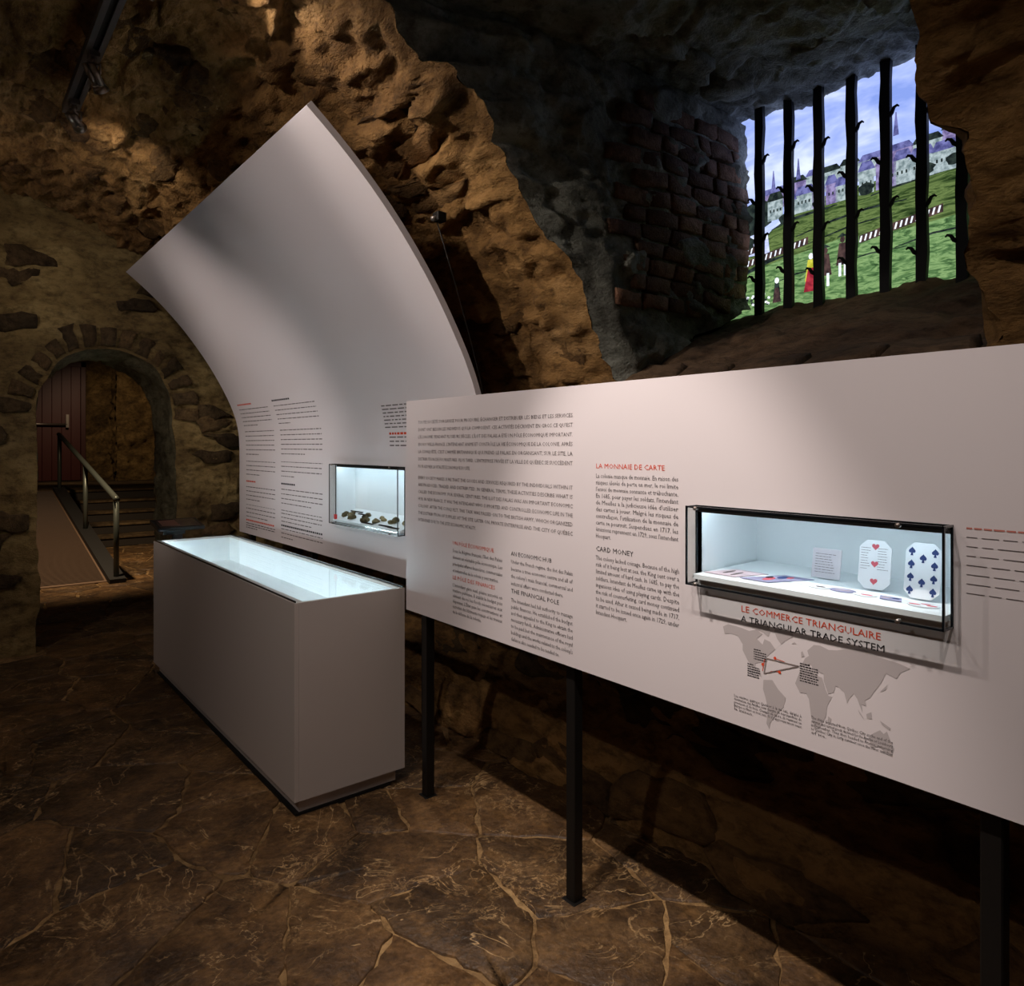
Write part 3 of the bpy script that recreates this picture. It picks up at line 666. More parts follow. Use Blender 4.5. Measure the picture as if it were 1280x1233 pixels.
figure(1.90, 2.20, .13, True, E_DARK, E_BROWN, True); figure(1.84, 2.20, .11, True, E_BROWN, E_DARK); figure(1.40, 2.42, .07, True, E_RED, E_YEL)
for i in range(46):
    yy, zz = r2.uniform(1.95, 2.14), r2.uniform(2.19, 2.26); scr('picture_cobble', [(yy,zz),(yy-.012,zz-.004),(yy-.016,zz+.006),(yy-.004,zz+.01)], E_PALE if i % 2 else E_DARK, 6)
XB = 3.125
gr = empty('window_grille', (XB, 1.5, 2.16), 'black wrought iron window grille of upright bars with curled barbs', 'grille')
for i, yb in enumerate((1.950, 1.797, 1.650, 1.500, 1.355, 1.212, 1.065, .92)):
    pts = []; w = .021
    for k in range(13):
        zz = 2.07 + k*(1.30/12); pts.append((XB, yb + .0022*math.sin(k*1.9+i*1.3), zz))
    b = MB()
    n = len(pts); vs = []
    for p in pts:
        ww = w + .002*math.sin(p[2]*23+i)
        for sx, sy in ((-1,-1),(1,-1),(1,1),(-1,1)): vs.append((p[0]+sx*.012, p[1]+sy*ww, p[2]))
    fs = [(0,1,2,3)[::-1], tuple(4*(n-1)+j for j in range(4))] + [(4*k+j, 4*k+(j+1)%4, 4*k+4+(j+1)%4, 4*k+4+j) for k in range(n-1) for j in range(4)]
    bar = b.add(vs, fs).build('bar', M_IRON, gr)
    for j in range(4):
        zz = 2.30 + j*.16 + (i % 2)*.03; s = -1 if (j % 2) else 1
        zz = 2.30 + j*.19 + .02*math.sin(i*2.1); s = 1 if (j % 2 == 0) else -1
        MB().tube([(XB, yb+s*.012, zz), (XB-.01, yb+s*.028, zz+.010), (XB-.012, yb+s*.038, zz+.028), (XB-.012, yb+s*.050, zz+.033), (XB-.012, yb+s*.058, zz+.026)], [.010,.009,.007,.0055,.003], 7).build('barb', M_IRON, bar, True)
MB().box(XB-.015, XB+.02, .62, 2.12, 2.075, 2.11).build('lower_rail', M_IRON, gr); MB().box(XB-.015, XB+.02, .62, 2.12, 3.34, 3.37).build('upper_rail', M_IRON, gr)

# ------------------------------------------------------------------ lettering
def text_mesh(mb, s, fn, x0, y0, size, width=None, bold=0., spacing=1.0):
    cu = bpy.data.curves.new('t', 'FONT'); cu.body = s; cu.size = size; cu.resolution_u = 1; cu.offset = bold; cu.space_character = spacing
    ob = bpy.data.objects.new('t', cu); me = bpy.data.meshes.new_from_object(ob)
    n = len(me.vertices)
    if n:
        co = np.empty(n*3); me.vertices.foreach_get('co', co); co = co.reshape(-1,3)
        k = 1.0
        if width: k = width/max(co[:,0].max(), 1e-6)
        mb.add([fn(x0 + c[0]*k, y0 + c[1]) for c in co], [tuple(p.vertices) for p in me.polygons])
    bpy.data.objects.remove(ob); bpy.data.curves.remove(cu); bpy.data.meshes.remove(me)
XP = 1.590
def on_panel(u, v): return (XP-.0008, -u, v)       # u runs to the reader's right (-Y)
def para(name, lines, y_left, y_right, z_top, z_bot, size, mat, parent, last=None, fn=on_panel, bold=0.):
    mb = MB(); n = len(lines); W = y_left-y_right
    for i, l in enumerate(lines):
        zz = z_top + (z_bot-z_top)*i/max(1, n-1); w = W*(last or 1) if i == n-1 else W
        text_mesh(mb, l, fn, -y_left, zz-size*.36, size, w, bold)
    o = mb.build(name, mat, parent); return o
def greek(mb, fn, x0, x1, z, h, rnd, end=1.0):
    sc = min(1., (x1-x0)/.4)
    # words of print too small to read in the photograph: short ticks in word groups
    x = x0; xe = x0 + (x1-x0)*end
    while x < xe-.004:
        w = min(rnd.uniform(.02, .075)*sc, xe-x)
        mb.add([fn(x, z-h/2), fn(x+w, z-h/2), fn(x+w, z+h/2), fn(x, z+h/2)], [(0,1,2,3)]); x += w + .012*sc
pan = empty('text_panel', (XP+.02, 1.2, 0), 'long white text panel on dark steel posts in front of the stone wall', 'panel')
PY0, PY1, PZ0, PZ1 = -.35, 2.708, .785, 1.692
CY0, CY1, CZ0, CZ1 = .560, 1.180, 1.146, 1.338
# board with an opening for the recessed case
bd = MB()
for (a,b,c,d) in ((PY0,CY0,PZ0,PZ1),(CY1,PY1,PZ0,PZ1),(CY0,CY1,PZ0,CZ0),(CY0,CY1,CZ1,PZ1)): bd.box(XP, XP+.022, a, b, c, d)
bd.build('board', M_WHITE, pan)
for y in (2.60, 1.70, .50, -.25):
    pst = MB().bbox(XP+.024, XP+.064, y-.02, y+.02, .0, 1.55, .003).build('post', M_STEEL, pan)
    MB().bbox(XP+.014, XP+.074, y-.03, y+.03, .0, .006, .002).build('foot_plate', M_STEEL, pst)
MB().box(XP+.022, XP+.05, PY0+.02, PY1-.03, .82, .86).build('lower_rail', M_STEEL, pan); MB().box(XP+.022, XP+.05, PY0+.02, PY1-.03, 1.55, 1.59).build('upper_rail', M_STEEL, pan)
FR = ["TOUTE SOCIÉTÉ S'ORGANISE POUR PRODUIRE, ÉCHANGER ET DISTRIBUER LES BIENS ET LES SERVICES",
 "DONT ONT BESOIN LES INDIVIDUS QUI LA COMPOSENT. CES ACTIVITÉS DÉCRIVENT EN GROS CE QU'EST",
 "L'ÉCONOMIE. PENDANT PLUSIEURS SIÈCLES, L'ÎLOT DES PALAIS A ÉTÉ UN PÔLE ÉCONOMIQUE IMPORTANT.",
 "EN NOUVELLE-FRANCE, L'INTENDANT ANIME ET CONTRÔLE LA VIE ÉCONOMIQUE DE LA COLONIE. APRÈS",
 "LA CONQUÊTE, C'EST L'ARMÉE BRITANNIQUE QUI PREND LE PALAIS EN ORGANISANT, SUR LE SITE, LA",
 "DISTRIBUTION DE FOURNITURES. PLUS TARD, L'ENTREPRISE PRIVÉE ET LA VILLE DE QUÉBEC SE SUCCÈDENT",
 "POUR ASSURER LA VITALITÉ ÉCONOMIQUE DU SITE."]
EN = ["EVERY SOCIETY MAKES SURE THAT THE GOODS AND SERVICES REQUIRED BY THE INDIVIDUALS WITHIN IT",
 "ARE PRODUCED, TRADED AND DISTRIBUTED. IN GENERAL TERMS, THESE ACTIVITIES DESCRIBE WHAT IS",
 "CALLED THE ECONOMY. FOR SEVERAL CENTURIES, THE ILOT DES PALAIS WAS AN IMPORTANT ECONOMIC",
 "HUB. IN NEW FRANCE, IT WAS THE INTENDANT WHO SUPPORTED AND CONTROLLED ECONOMIC LIFE IN THE",
 "COLONY. AFTER THE CONQUEST, THIS TASK WAS PASSED ON TO THE BRITISH ARMY, WHICH ORGANIZED",
 "THE DISTRIBUTION OF SUPPLIES AT THE SITE. LATER ON, PRIVATE ENTERPRISE AND THE CITY OF QUÉBEC",
 "INTERVENED DUE TO THE SITE'S ECONOMIC VITALITY."]
para('intro_text', FR, 2.608, 1.662, 1.598, 1.412, .0185, M_INKL, pan, .40)
para('intro_text', EN, 2.608, 1.662, 1.364, 1.186, .0185, M_INKL, pan, .44)
def heading(s, yl, yr, z, size, mat, fn=on_panel, parent=None, bold=.0):
    mb = MB(); text_mesh(mb, s, fn, -yl, z-size*.36, size, yl-yr, bold); return mb.build('heading', mat, parent or pan)
heading("UN PÔLE ÉCONOMIQUE", 2.348, 2.080, 1.114, .0215, M_RED); heading("LE PÔLE DES FINANCES", 2.348, 2.072, .978, .0215, M_RED)
heading("AN ECONOMIC HUB", 1.978, 1.762, 1.116, .0215, M_INKD); heading("THE FINANCIAL POLE", 1.978, 1.726, .983, .0215, M_INKD)
heading("LA MONNAIE DE CARTE", 1.558, 1.289, 1.437, .0215, M_RED); heading("CARD MONEY", 1.558, 1.405, 1.181, .0215, M_INKD)
para('body_text', ["Sous le Régime français, l'îlot des Palais", "devient un véritable pôle économique. Les", "principales affaires financières, commerciales", "et industrielles de la colonie y sont traitées."], 2.348, 2.029, 1.084, 1.006, .0195, M_INK, pan, .93)
para('body_text', ["L'intendant gère seul, pleine autorité en", "matière publique. Il établit le budget puis", "obtient du roi les fonds nécessaires aux", "dépenses. L'État paie les constructions et", "entretien des bâtiments royaux et les travaux", "de la défense de la colonie."], 2.348, 2.029, .948, .842, .0195, M_INK, pan, .6)
para('body_text', ["Under the French regime, the ilot des Palais", "became a true economic centre and all of", "the colony's main financial, commercial and", "industrial affairs were conducted there."], 1.978, 1.662, 1.087, 1.010, .0195, M_INK, pan, .86)
para('body_text', ["The Intendant had full authority to manage", "public finances. He established the budget", "and then appealed to the King to obtain the", "necessary funds. Administrative officers had", "to be paid but the maintenance of the royal", "buildings and the works related to the colony's", "defence also needed to be tended to."], 1.978, 1.662, .950, .812, .0195, M_INK, pan, .8)
para('body_text', ["La colonie manque de monnaie. En raison des", "risques élevés de perte en mer, le roi limite", "l'envoi de monnaie sonnante et trébuchante.", "En 1685, pour payer les soldats, l'intendant", "de Meulles a la judicieuse idée d'utiliser", "des cartes à jouer. Malgré les risques de", "contrefaçon, l'utilisation de la monnaie de", "carte se poursuit. Suspendues en 1717, les", "émissions reprennent en 1729, sous l'intendant", "Hocquart."], 1.558, 1.242, 1.407, 1.221, .0195, M_INK, pan, .2)
para('body_text', ["The colony lacked coinage. Because of the high", "risk of it being lost at sea, the King sent over a", "limited amount of hard cash. In 1685, to pay the", "soldiers, Intendant de Meulles came up with the", "ingenious idea of using playing cards. Despite", "the risk of counterfeiting, card money continued", "to be used. After it ceased being made in 1717,", "it started to be issued once again in 1729, under", "Intendant Hocquart."], 1.558, 1.239, 1.153, .984, .0195, M_INK, pan, .4)
heading("LE COMMERCE TRIANGULAIRE", 1.045, .700, 1.086, .0225, M_RED); heading("A TRIANGULAR TRADE SYSTEM", 1.045, .692, 1.061, .0225, M_INKD)
para('body_text', ["Les navires quittant Québec à la mi-été, dirigés à", "destination des Antilles sont chargés de marchandises de", "provision et de bois. Chargés de sucre, ils rentrent en", "Europe ou filent en tout sens. Ils s'y approvisionnent avant", "la saison."], 1.065, .882, .860, .826, .0098, M_INK, pan, .3)
para('body_text', ["The ships departed from Québec City at the end of the", "summer and carried goods destined for the Antilles or Louisbourg", "in December. They then headed to France, returning", "to Québec City in early summer once the river was free", "of ice."], .858, .675, .865, .830, .0098, M_INK, pan, .2)
g = MB(); rg = random.Random(3)
for i in range(7): greek(g, on_panel, -.535, -.30, 1.318-.0185*i, .0014, rg, 1 if i < 6 else .5)
g.build('body_text', M_INKL, pan); g = MB(); greek(g, on_panel, -.535, -.43, 1.336, .0032, rg); g.build('heading', plain('faded_red_ink', srgb(190,120,108), .8, spec=.1), pan)
# grey world map print
def mp(pts): return [(1.098 - (lon+168)/353*.468, .905 + (lat-0)*.00188) for lon, lat in pts]
CONT = [
 [(-168,66),(-156,71),(-128,70),(-110,68),(-95,72),(-82,68),(-94,60),(-82,54),(-78,62),(-66,60),(-56,52),(-66,45),(-75,38),(-81,26),(-85,30),(-97,27),(-97,20),(-88,21),(-84,10),(-92,15),(-106,22),(-115,30),(-124,40),(-124,48),(-135,58),(-152,59),(-164,56)],
 [(-120,76),(-92,82),(-70,82),(-66,74),(-70,66),(-80,70),(-100,73)],
 [(-55,82),(-25,82),(-20,74),(-36,66),(-44,60),(-52,66),(-58,75)],
 [(-80,8),(-62,11),(-50,1),(-35,-7),(-40,-20),(-48,-27),(-58,-37),(-66,-45),(-68,-54),(-74,-48),(-71,-28),(-76,-14),(-81,-4)],
 [(-17,15),(-9,30),(-2,36),(11,36),(20,32),(33,31),(38,20),(44,11),(51,11),(42,-2),(40,-15),(34,-24),(27,-33),(19,-34),(13,-20),(9,0),(4,6),(-8,5)],
 [(-9,38),(-2,44),(2,50),(9,54),(6,60),(18,69),(30,70),(45,67),(60,69),(75,73),(105,77),(130,72),(160,70),(178,67),(163,60),(157,52),(140,55),(133,43),(127,36),(121,30),(115,22),(107,18),(109,11),(101,12),(103,2),(98,10),(94,17),(88,22),(80,14),(77,8),(72,20),(62,25),(57,25),(54,17),(44,13),(36,28),(36,36),(27,37),(22,38),(16,40),(12,44),(3,42)],
 [(114,-22),(122,-17),(131,-12),(137,-15),(142,-11),(147,-20),(153,-28),(149,-38),(140,-37),(131,-31),(116,-35)],
 [(95,5),(104,-3),(106,-6),(98,0)], [(109,2),(117,6),(118,-2),(110,-3)], [(131,-1),(148,-6),(146,-9),(134,-5)], [(44,-14),(50,-16),(46,-25),(43,-20)], [(131,32),(140,36),(143,43),(140,40),(134,35)], [(-5,50),(1,52),(-3,58),(-6,56)], [(-24,64),(-14,65),(-18,67)]]
for c in CONT:
    poly = mp(c); bm_ = MB(); import bmesh
    from mathutils.geometry import tessellate_polygon
    tri = tessellate_polygon([[Vector((u, v, 0)) for u, v in poly]]); n = len(poly)
    bm_.add([(XP-.0006, u, v) for u, v in poly], [tuple(t) for t in tri]).build('map_continent', M_MAP, pan)
def pline(p, q, w, mat, name='trade_route'):
    d = Vector((q[0]-p[0], q[1]-p[1])); n = Vector((-d.y, d.x)).normalized()*w/2
    MB().add([(XP-.0010, p[0]+n.x, p[1]+n.y), (XP-.0010, q[0]+n.x, q[1]+n.y), (XP-.0010, q[0]-n.x, q[1]-n.y), (XP-.0010, p[0]-n.x, p[1]-n.y)], [(0,1,2,3)]).build(name, mat, pan)
TQ, TA, TF = (.973,.975), (.980,.936), (.888,.976)
for a, b in ((TQ,TA),(TA,TF),(TF,TQ)): pline(a, b, .0026, M_MAPLINE)
for (y, z) in ((.950,.981),(.983,.958),(.938,.950)):
    MB().add([(XP-.0012, y+.004*math.cos(a), z+.004*math.sin(a)) for a in np.linspace(0, 2*math.pi, 9)[:-1]], [tuple(range(8))]).build('route_marker', M_RED, pan)
pline((.978,.972),(.984,.942),.0016,M_RED); pline((.962,.946),(.940,.9505),.0012,M_RED); pline((.945,.980),(.925,.978),.0012,M_RED)
for (y, z, n, w) in ((1.008,.990,5,.034),(1.026,.950,6,.036),(.886,.984,8,.046)):
    g = MB()
    for i in range(n): greek(g, on_panel, -y, -y+w, z-.0058*i, .0028, rg, 1 if i else .6)
    g.build('map_note', M_INKD, pan)

# ------------------------------------------------------------------ recessed display cases
def recess_case(name, label, x0, depth, y0, y1, z0, z1, proud, tiltz, nled):
    r = empty(name, (x0+depth, (y0+y1)/2, z0), label, 'display case')
    t = .010; xb = x0+depth
    MB().box(xb, xb+t, y0-t, y1+t, z0-t, z1+t).build('back_wall', M_INNER, r)
    MB().box(x0+.002, xb, y1, y1+t, z0-t, z1+t).build('end_wall', M_INNER, r); MB().box(x0+.002, xb, y0-t, y0, z0-t, z1+t).build('end_wall', M_INNER, r)
    MB().box(x0+.002, xb, y0, y1, z1, z1+t).build('top', M_INNER, r)
    MB().box(x0+.002, xb, y0+.004, y1-.004, z0-.012, z0-.0005).build('bottom_tray', M_STEEL, r); MB().box(x0-proud+.006, x0-.001, y0+.006, y1-.006, z0-.012, z0-.008).build('bottom_pane', M_GLASS, r)
    zf = z0 + .012
    MB().add([(x0-proud*.55,y0+.006,z0),(xb,y0+.006,z0),(xb,y1-.006,z0),(x0-proud*.55,y1-.006,z0),(x0-proud*.55,y0+.006,zf),(xb,y0+.006,zf+tiltz),(xb,y1-.006,zf+tiltz),(x0-proud*.55,y1-.006,zf)],
             [(0,3,2,1),(4,5,6,7),(0,1,5,4),(1,2,6,5),(2,3,7,6),(3,0,4,7)]).build('display_bed', M_INNER, r)
    MB().box(x0+.012, x0+.030, y0+.02, y1-.02, z1-.012, z1-.002).build('light_strip', M_LED, r)
    MB().box(x0+.001, x0+.007, y0+.004, y1-.004, z1-.017, z1).build('fascia', M_STEEL, r)
    xf = x0-proud; g = .005
    fp = MB().box(xf, xf+g, y0, y1, z0-.012, z1).build('front_pane', M_GLASS, r)
    MB().box(xf+g, x0-.001, y1-g, y1, z0-.012, z1).build('side_pane', M_GLASS, r); MB().box(xf+g, x0-.001, y0, y0+g, z0-.012, z1).build('side_pane', M_GLASS, r)
    MB().box(xf+g, x0-.001, y0+g, y1-g, z1-g, z1).build('top_pane', M_GLASS, r)
    e = MB(); s = .0022
    for y in (y0, y1):
        e.box(xf-s, xf+s, y-s, y+s, z0-.014, z1+s)
        e.box(x0-.004, x0-.0005, y-s, y+s, z0-.014, z1+s)
        for z in (z0-.012, z1): e.box(xf, x0-.001, y-s, y+s, z-s, z+s)
    for z in (z0-.012, z1): e.box(xf-s, xf+s, y0, y1, z-s, z+s)
    e.box(x0-.004, x0-.0005, y0, y1, z1-s, z1+s)
    e.build('pane_edges', M_EDGE, r)
    for y in (y0+.085, y1-.03):
        for z in (z0-.012, z1-.006): MB().tube([(xf-.007, y, z+.003), (xf+.004, y, z+.003)], .005, 10).build('corner_clip', M_ALU, fp, True)
    return r, zf
cc1, ZF1 = recess_case('card_display_case', 'glass fronted case of playing card money set into the long text panel', XP, .287, CY0, CY1, CZ0, CZ1, .045, .004, 1)
M_PAPER = plain('card_paper', srgb(232,232,236), .7); M_PAPERP = plain('aged_paper', srgb(214,206,212), .8, bump=.1)
M_HEART = plain('heart_red', srgb(206,92,104), .7); M_SPADE = plain('spade_blue', srgb(38,58,112), .7)
M_VIOLET = plain('violet_print', srgb(150,146,176), .7); M_PINKP = plain('pink_print', srgb(196,176,184), .7)
def heart(k):
    return [(k*16*math.sin(t)**3/17, k*(13*math.cos(t)-5*math.cos(2*t)-2*math.cos(3*t)-math.cos(4*t))/17) for t in np.linspace(0, 2*math.pi, 25)[:-1]]
def spade(k):
    up = [(u, -v*1.05+.1*k) for u, v in heart(k*.9)]; return up
def pip_mesh(poly, fn, name, mat, parent, stem=None):
    from mathutils.geometry import tessellate_polygon
    tri = tessellate_polygon([[Vector((u, v, 0)) for u, v in poly]]); mb = MB().add([fn(u, v) for u, v in poly], [tuple(t) for t in tri])
    if stem: mb.add([fn(u, v) for u, v in stem], [tuple(range(len(stem)))])
    return mb.build(name, mat, parent)
def standing_card(name, label, x, y, w, h, chamf, lean=.16, yaw=0.):
    r = empty(name, (x, y, ZF1+.006), label, 'card')
    ca, sa = math.cos(yaw), math.sin(yaw)
    def fn(u, v, d=0.):  # u reader's right, v up
        lx = lean*v - d; return (x + lx*ca + u*sa, y - u*ca + lx*sa, ZF1+.006+v)
    c = chamf; poly = [(-w/2+c,0),(w/2-c,0),(w/2,c),(w/2,h-c),(w/2-c,h),(-w/2+c,h),(-w/2,h-c),(-w/2,c)] if c else [(-w/2,0),(w/2,0),(w/2,h),(-w/2,h)]
    sh = MB().prism(poly, lambda u, v, d: fn(u, v, d), -.003, 0).build('sheet', M_PAPER if c else M_PAPERP, r)
    MB().prism([(-.012,0),(.012,0),(.012,h*.6),(-.012,h*.6)], lambda u, v, d: fn(u, v, d) if d > -.01 else (fn(u,0)[0]+.035, fn(u,0)[1], ZF1+.006+v*.15), -.02, -.003).build('easel_strut', M_INNER, r)
    return sh, (lambda u, v: fn(u, v, .0006)), (lambda u, v: fn(u, v, .0004))
c1, f1_, f1b = standing_card('handwritten_note', 'square pale handwritten paper card standing in the case', 1.745, .905, .074, .073, 0)
g = MB(); rr = random.Random(2)
for i in range(8): greek(g, f1_, -.029, .029, .060-.0065*i, .0012, rr, rr.uniform(.6, 1))
g.build('handwriting', M_INKL, c1)
c2, f2_, f2b = standing_card('playing_card', 'clipped corner card with three red hearts standing in the case', 1.70, .766, .072, .112, .016, yaw=.05)
for v in (.098, .058, .018): pip_mesh([(a, b+v) for a, b in heart(.0088)], f2_, 'heart', M_HEART, c2)
g = MB()
for i in range(9):
    for s in (-1, 1): greek(g, f2b, s*.019-.013, s*.019+.013, .094-.006*i, .0011, rr, rr.uniform(.6, 1))
g.build('handwriting', M_INKL, c2)
c3, f3_, f3b = standing_card('playing_card', 'clipped corner card with ten blue spades standing in the case', 1.672, .652, .074, .120, .016, yaw=-.03)
for u, v in [(-.024, .102-.028*i) for i in range(4)] + [(.024, .102-.028*i) for i in range(4)] + [(0,.088),(0,.036)]:
    pip_mesh([(a+u, b+v) for a, b in spade(.0086)], f3_, 'spade', M_SPADE, c3, [(u-.0012, v-.002), (u-.003, v-.0105), (u+.003, v-.0105), (u+.0012, v-.002)])
def bedz(x): return ZF1 + .004*(x-XP+.033)/.32 + .0008
def flat_card(name, label, pts, mats, group=None):
    cx, cy = np.mean([p[0] for p in pts]), np.mean([p[1] for p in pts]); r = empty(name, (cx, cy, bedz(cx)), label, 'card', group)
    sh = MB().prism(pts, lambda u, v, h: (u, v, bedz(cx)+h), 0, .0016).build('sheet', mats[0], r)
    for i, (du, dv, su, sv, m) in enumerate(mats[1]):
        q = [(cx+(du+a*su), cy+(dv+b*sv)) for a, b in [(math.cos(t), math.sin(t)) for t in np.linspace(0, 2*math.pi, 9)[:-1]]]
        MB().prism(q, lambda u, v, h: (u, v, bedz(cx)+h), .0017, .0022).build('print', m, sh)
    return r
flat_card('paper_note', 'pinkish paper note lying flat at the far end of the case', [(1.60,1.07),(1.60,1.165),(1.70,1.13),(1.70,1.035)], (M_PINKP, [(0,.02,.03,.006,M_INKL),(-.01,-.01,.03,.005,M_INKL)]))
flat_card('court_card', 'face card with dark red and blue figure lying flat in the case', [(1.60,.975),(1.60,1.055),(1.72,1.0),(1.72,.92)], (M_VIOLET, [(-.02,.01,.025,.012,M_HEART),(.02,-.005,.02,.012,M_SPADE),(.0,.02,.015,.008,M_INKD),(.03,-.02,.014,.008,M_HEART)]))
def oval(cx, cy, a, b, n=14): return [(cx+a*math.cos(t), cy+b*math.sin(t)) for t in np.linspace(0, 2*math.pi, n+1)[:-1]]
flat_card('cut_card', 'small pale oval card with a grey mark lying beside the face card', oval(1.645,.868,.018,.026), (M_PAPER, [(0,-.004,.006,.012,M_INKL)]))
flat_card('cut_card', 'violet oval card lying below the handwritten note', oval(1.648,.812,.020,.030), (M_VIOLET, [(0,0,.008,.02,M_PINKP)]))
flat_card('cut_card', 'small pale card with one pink bar in front of the hearts card', oval(1.640,.757,.018,.026), (M_PAPER, [(-.004,-.006,.005,.014,M_HEART)]))
flat_card('cut_card', 'rectangular violet card lying between the hearts and spades cards', [(1.625,.672),(1.625,.718),(1.66,.732),(1.66,.686)], (M_VIOLET, [(0,.01,.006,.01,M_PINKP),(.003,-.01,.005,.008,M_SPADE)]))
flat_card('cut_card', 'oval card with three red marks at the near end of the case', oval(1.630,.630,.022,.032), (M_PAPER, [(-.006,.015,.005,.012,M_HEART),(.007,-.002,.004,.010,M_HEART),(-.003,-.018,.005,.011,M_HEART)]))

# ------------------------------------------------------------------ curved panel
CPROF = [(1.095,2.800),(1.180,2.731),(1.265,2.655),(1.345,2.577),(1.425,2.492),(1.515,2.386),(1.600,2.272),(1.665,2.178),(1.725,2.082),(1.800,1.948),(1.857,1.832),(1.901,1.715),(1.925,1.60),(1.930,1.50),(1.930,.794)]
cp = np.array(CPROF[::-1]); cl = np.concatenate([[0], np.cumsum(np.linalg.norm(np.diff(cp, axis=0), axis=1))])
def smooth_prof(n):
    t = np.linspace(0, cl[-1], n); x = np.interp(t, cl, cp[:,0]); z = np.interp(t, cl, cp[:,1])
    for _ in range(6):
        k = (t > .5) & (t < cl[-1]-.02); xs = np.convolve(np.pad(x,2,'edge'), np.ones(5)/5, 'valid'); zs = np.convolve(np.pad(z,2,'edge'), np.ones(5)/5, 'valid'); x = np.where(k, xs, x); z = np.where(k, zs, z)
    return t, x, z
ct, cxs, czs = smooth_prof(140)
CPY0, CPY1, CTH = 2.610, 5.967, .030
cpan = empty('curved_text_panel', (1.96, 4.3, 0), 'tall white panel curving overhead along the vault', 'panel')
C2Y0, C2Y1, C2Z0, C2Z1 = 3.30, 4.140, 1.034, 1.384
def curved_board():
    t, x, z = ct, cxs, czs; dx, dz = np.gradient(x), np.gradient(z); n = np.hypot(dx, dz); nx, nz = dz/n, -dx/n   # outward (towards the wall)
    mb = MB(); zc = [i for i in range(len(t))]
    ys = [CPY0, C2Y0, C2Y1, CPY1]; a = .8 
    # rows snapped to the opening
    i0 = int(np.argmin(abs(z-(C2Z0)))); i1 = int(np.argmin(abs(z-(C2Z1)))); z[i0] = C2Z0; z[i1] = C2Z1
    F = [[(x[i], y, z[i]) for y in ys] for i in zc]; Bk = [[(x[i]+nx[i]*CTH, y, z[i]+nz[i]*CTH) for y in ys] for i in zc]
    vs = [p for r in F for p in r] + [p for r in Bk for p in r]; m = len(zc); off = m*4; fs = []
    for i in range(m-1):
        for j in range(3):
            if j == 1 and i0 <= i < i1: continue
            fs.append((i*4+j, i*4+j+1, i*4+4+j+1, i*4+4+j)); fs.append((off+i*4+j, off+i*4+4+j, off+i*4+4+j+1, off+i*4+j+1))
        for j in (0, 3): fs.append((i*4+j, i*4+4+j, off+i*4+4+j, off+i*4+j))
    for i in (0, m-1):
        for j in range(3): fs.append((i*4+j, i*4+j+1, off+i*4+j+1, off+i*4+j))
    o = mb.add(vs, fs).build('board', M_WHITE, cpan, False)
    o.data.polygons.foreach_set('use_smooth', [True]*len(o.data.polygons))
    import bmesh
    bm = bmesh.new(); bm.from_mesh(o.data)
    for e in bm.edges: e.smooth = not (len(e.link_faces) == 2 and e.calc_face_angle(0) > .6)
    bm.to_mesh(o.data); bm.free()
curved_board()
for y in (3.17, 4.60, 5.80): MB().bbox(1.962, 2.002, y-.02, y+.02, 0, 1.45, .003).build('post', M_STEEL, cpan)
def on_curve(u, v):
    # u = -Y, v = height measured along the face from the floor line
    s = v - .794; return (float(np.interp(s, ct, cxs))-.0008, -u, float(np.interp(s, ct, czs)))
def greek_block(y0, y1, v0, v1, n, mat, end, name='body_text'):
    g = MB()
    for i in range(n): greek(g, on_curve, -y0, -y1, v0+(v1-v0)*i/max(1, n-1), .0062, rg, 1 if i < n-1 else end)
    g.build(name, mat, cpan)
def greek_head(y0, y1, v, mat):
    g = MB(); x = -y0
    while x < -y1-.01: w = rg.uniform(.018, .032); g.add([on_curve(x, v-.006), on_curve(x+w, v-.006), on_curve(x+w, v+.006), on_curve(x, v+.006)], [(0,1,2,3)]); x += w+.008
    g.build('heading', mat, cpan)
L0, L1, R0, R1 = 5.80, 5.17, 5.05, 4.34
greek_head(L0, 5.47, 1.83, M_RED)
for (a, b, n, e) in ((1.79,1.66,5,.5),(1.61,1.43,6,.45),(1.375,1.27,4,.5),(1.17,1.07,4,.5),(1.03,.935,4,.75)):
    greek_block(L0, L1, a, b, n, M_INKL, e)
greek_head(L0, 5.57, 1.215, M_RED); greek_head(L0, 5.2, .905+.0, M_RED)
greek_block(L0, L1, .880, .845, 3, M_INK, .4)
greek_head(R0, 4.72, 1.83, M_INKD)
for (a, b, n, e) in ((1.79,1.66,5,.3),(1.61,1.44,6,.6),(1.385,1.28,4,.35),(1.185,1.085,4,.75),(1.04,.955,4,.75),(.90,.84,3,.3)):
    greek_block(R0, R1, a, b, n, M_INKL, e)
greek_head(R0, 4.78, 1.225, M_INKD); greek_head(R0, 4.33, .925, M_INKD)
greek_block(3.50, 2.95, 1.72, 1.60, 7, M_INKL, .6); greek_head(3.46, 3.2, 1.565, M_RED); greek_block(3.46, 2.95, 1.545, 1.50, 3, M_INKL, .6)
cc2, ZF2 = recess_case('fragment_display_case', 'glass fronted case of small stone fragments in the curved panel', 1.930, .130, C2Y0, C2Y1, C2Z0, C2Z1, .045, .055, 1)
def bed2(x): return ZF2 + .055*(x-1.897)/.163
M_FRAG = rock('fragment_stone', [srgb(84,74,54), srgb(134,122,92), srgb(166,152,118), srgb(192,178,144)], rand=.4, stretch=(4,4,4))
FR_POS = [(1.945,4.06,.030),(1.975,4.09,.022),(1.955,3.985,.030),(1.985,4.02,.026),(1.935,3.93,.032),(1.96,3.815,.030),(1.99,3.83,.026),(1.925,3.745,.034),(1.985,3.655,.024),(1.965,3.60,.024),(1.935,3.635,.030),(1.975,3.475,.034),(1.955,3.50,.024),(1.97,3.36,.03)]
FLAB = ['leftmost','second','third','fourth','fifth','sixth','seventh','eighth','ninth','tenth','eleventh','twelfth','thirteenth','fourteenth']
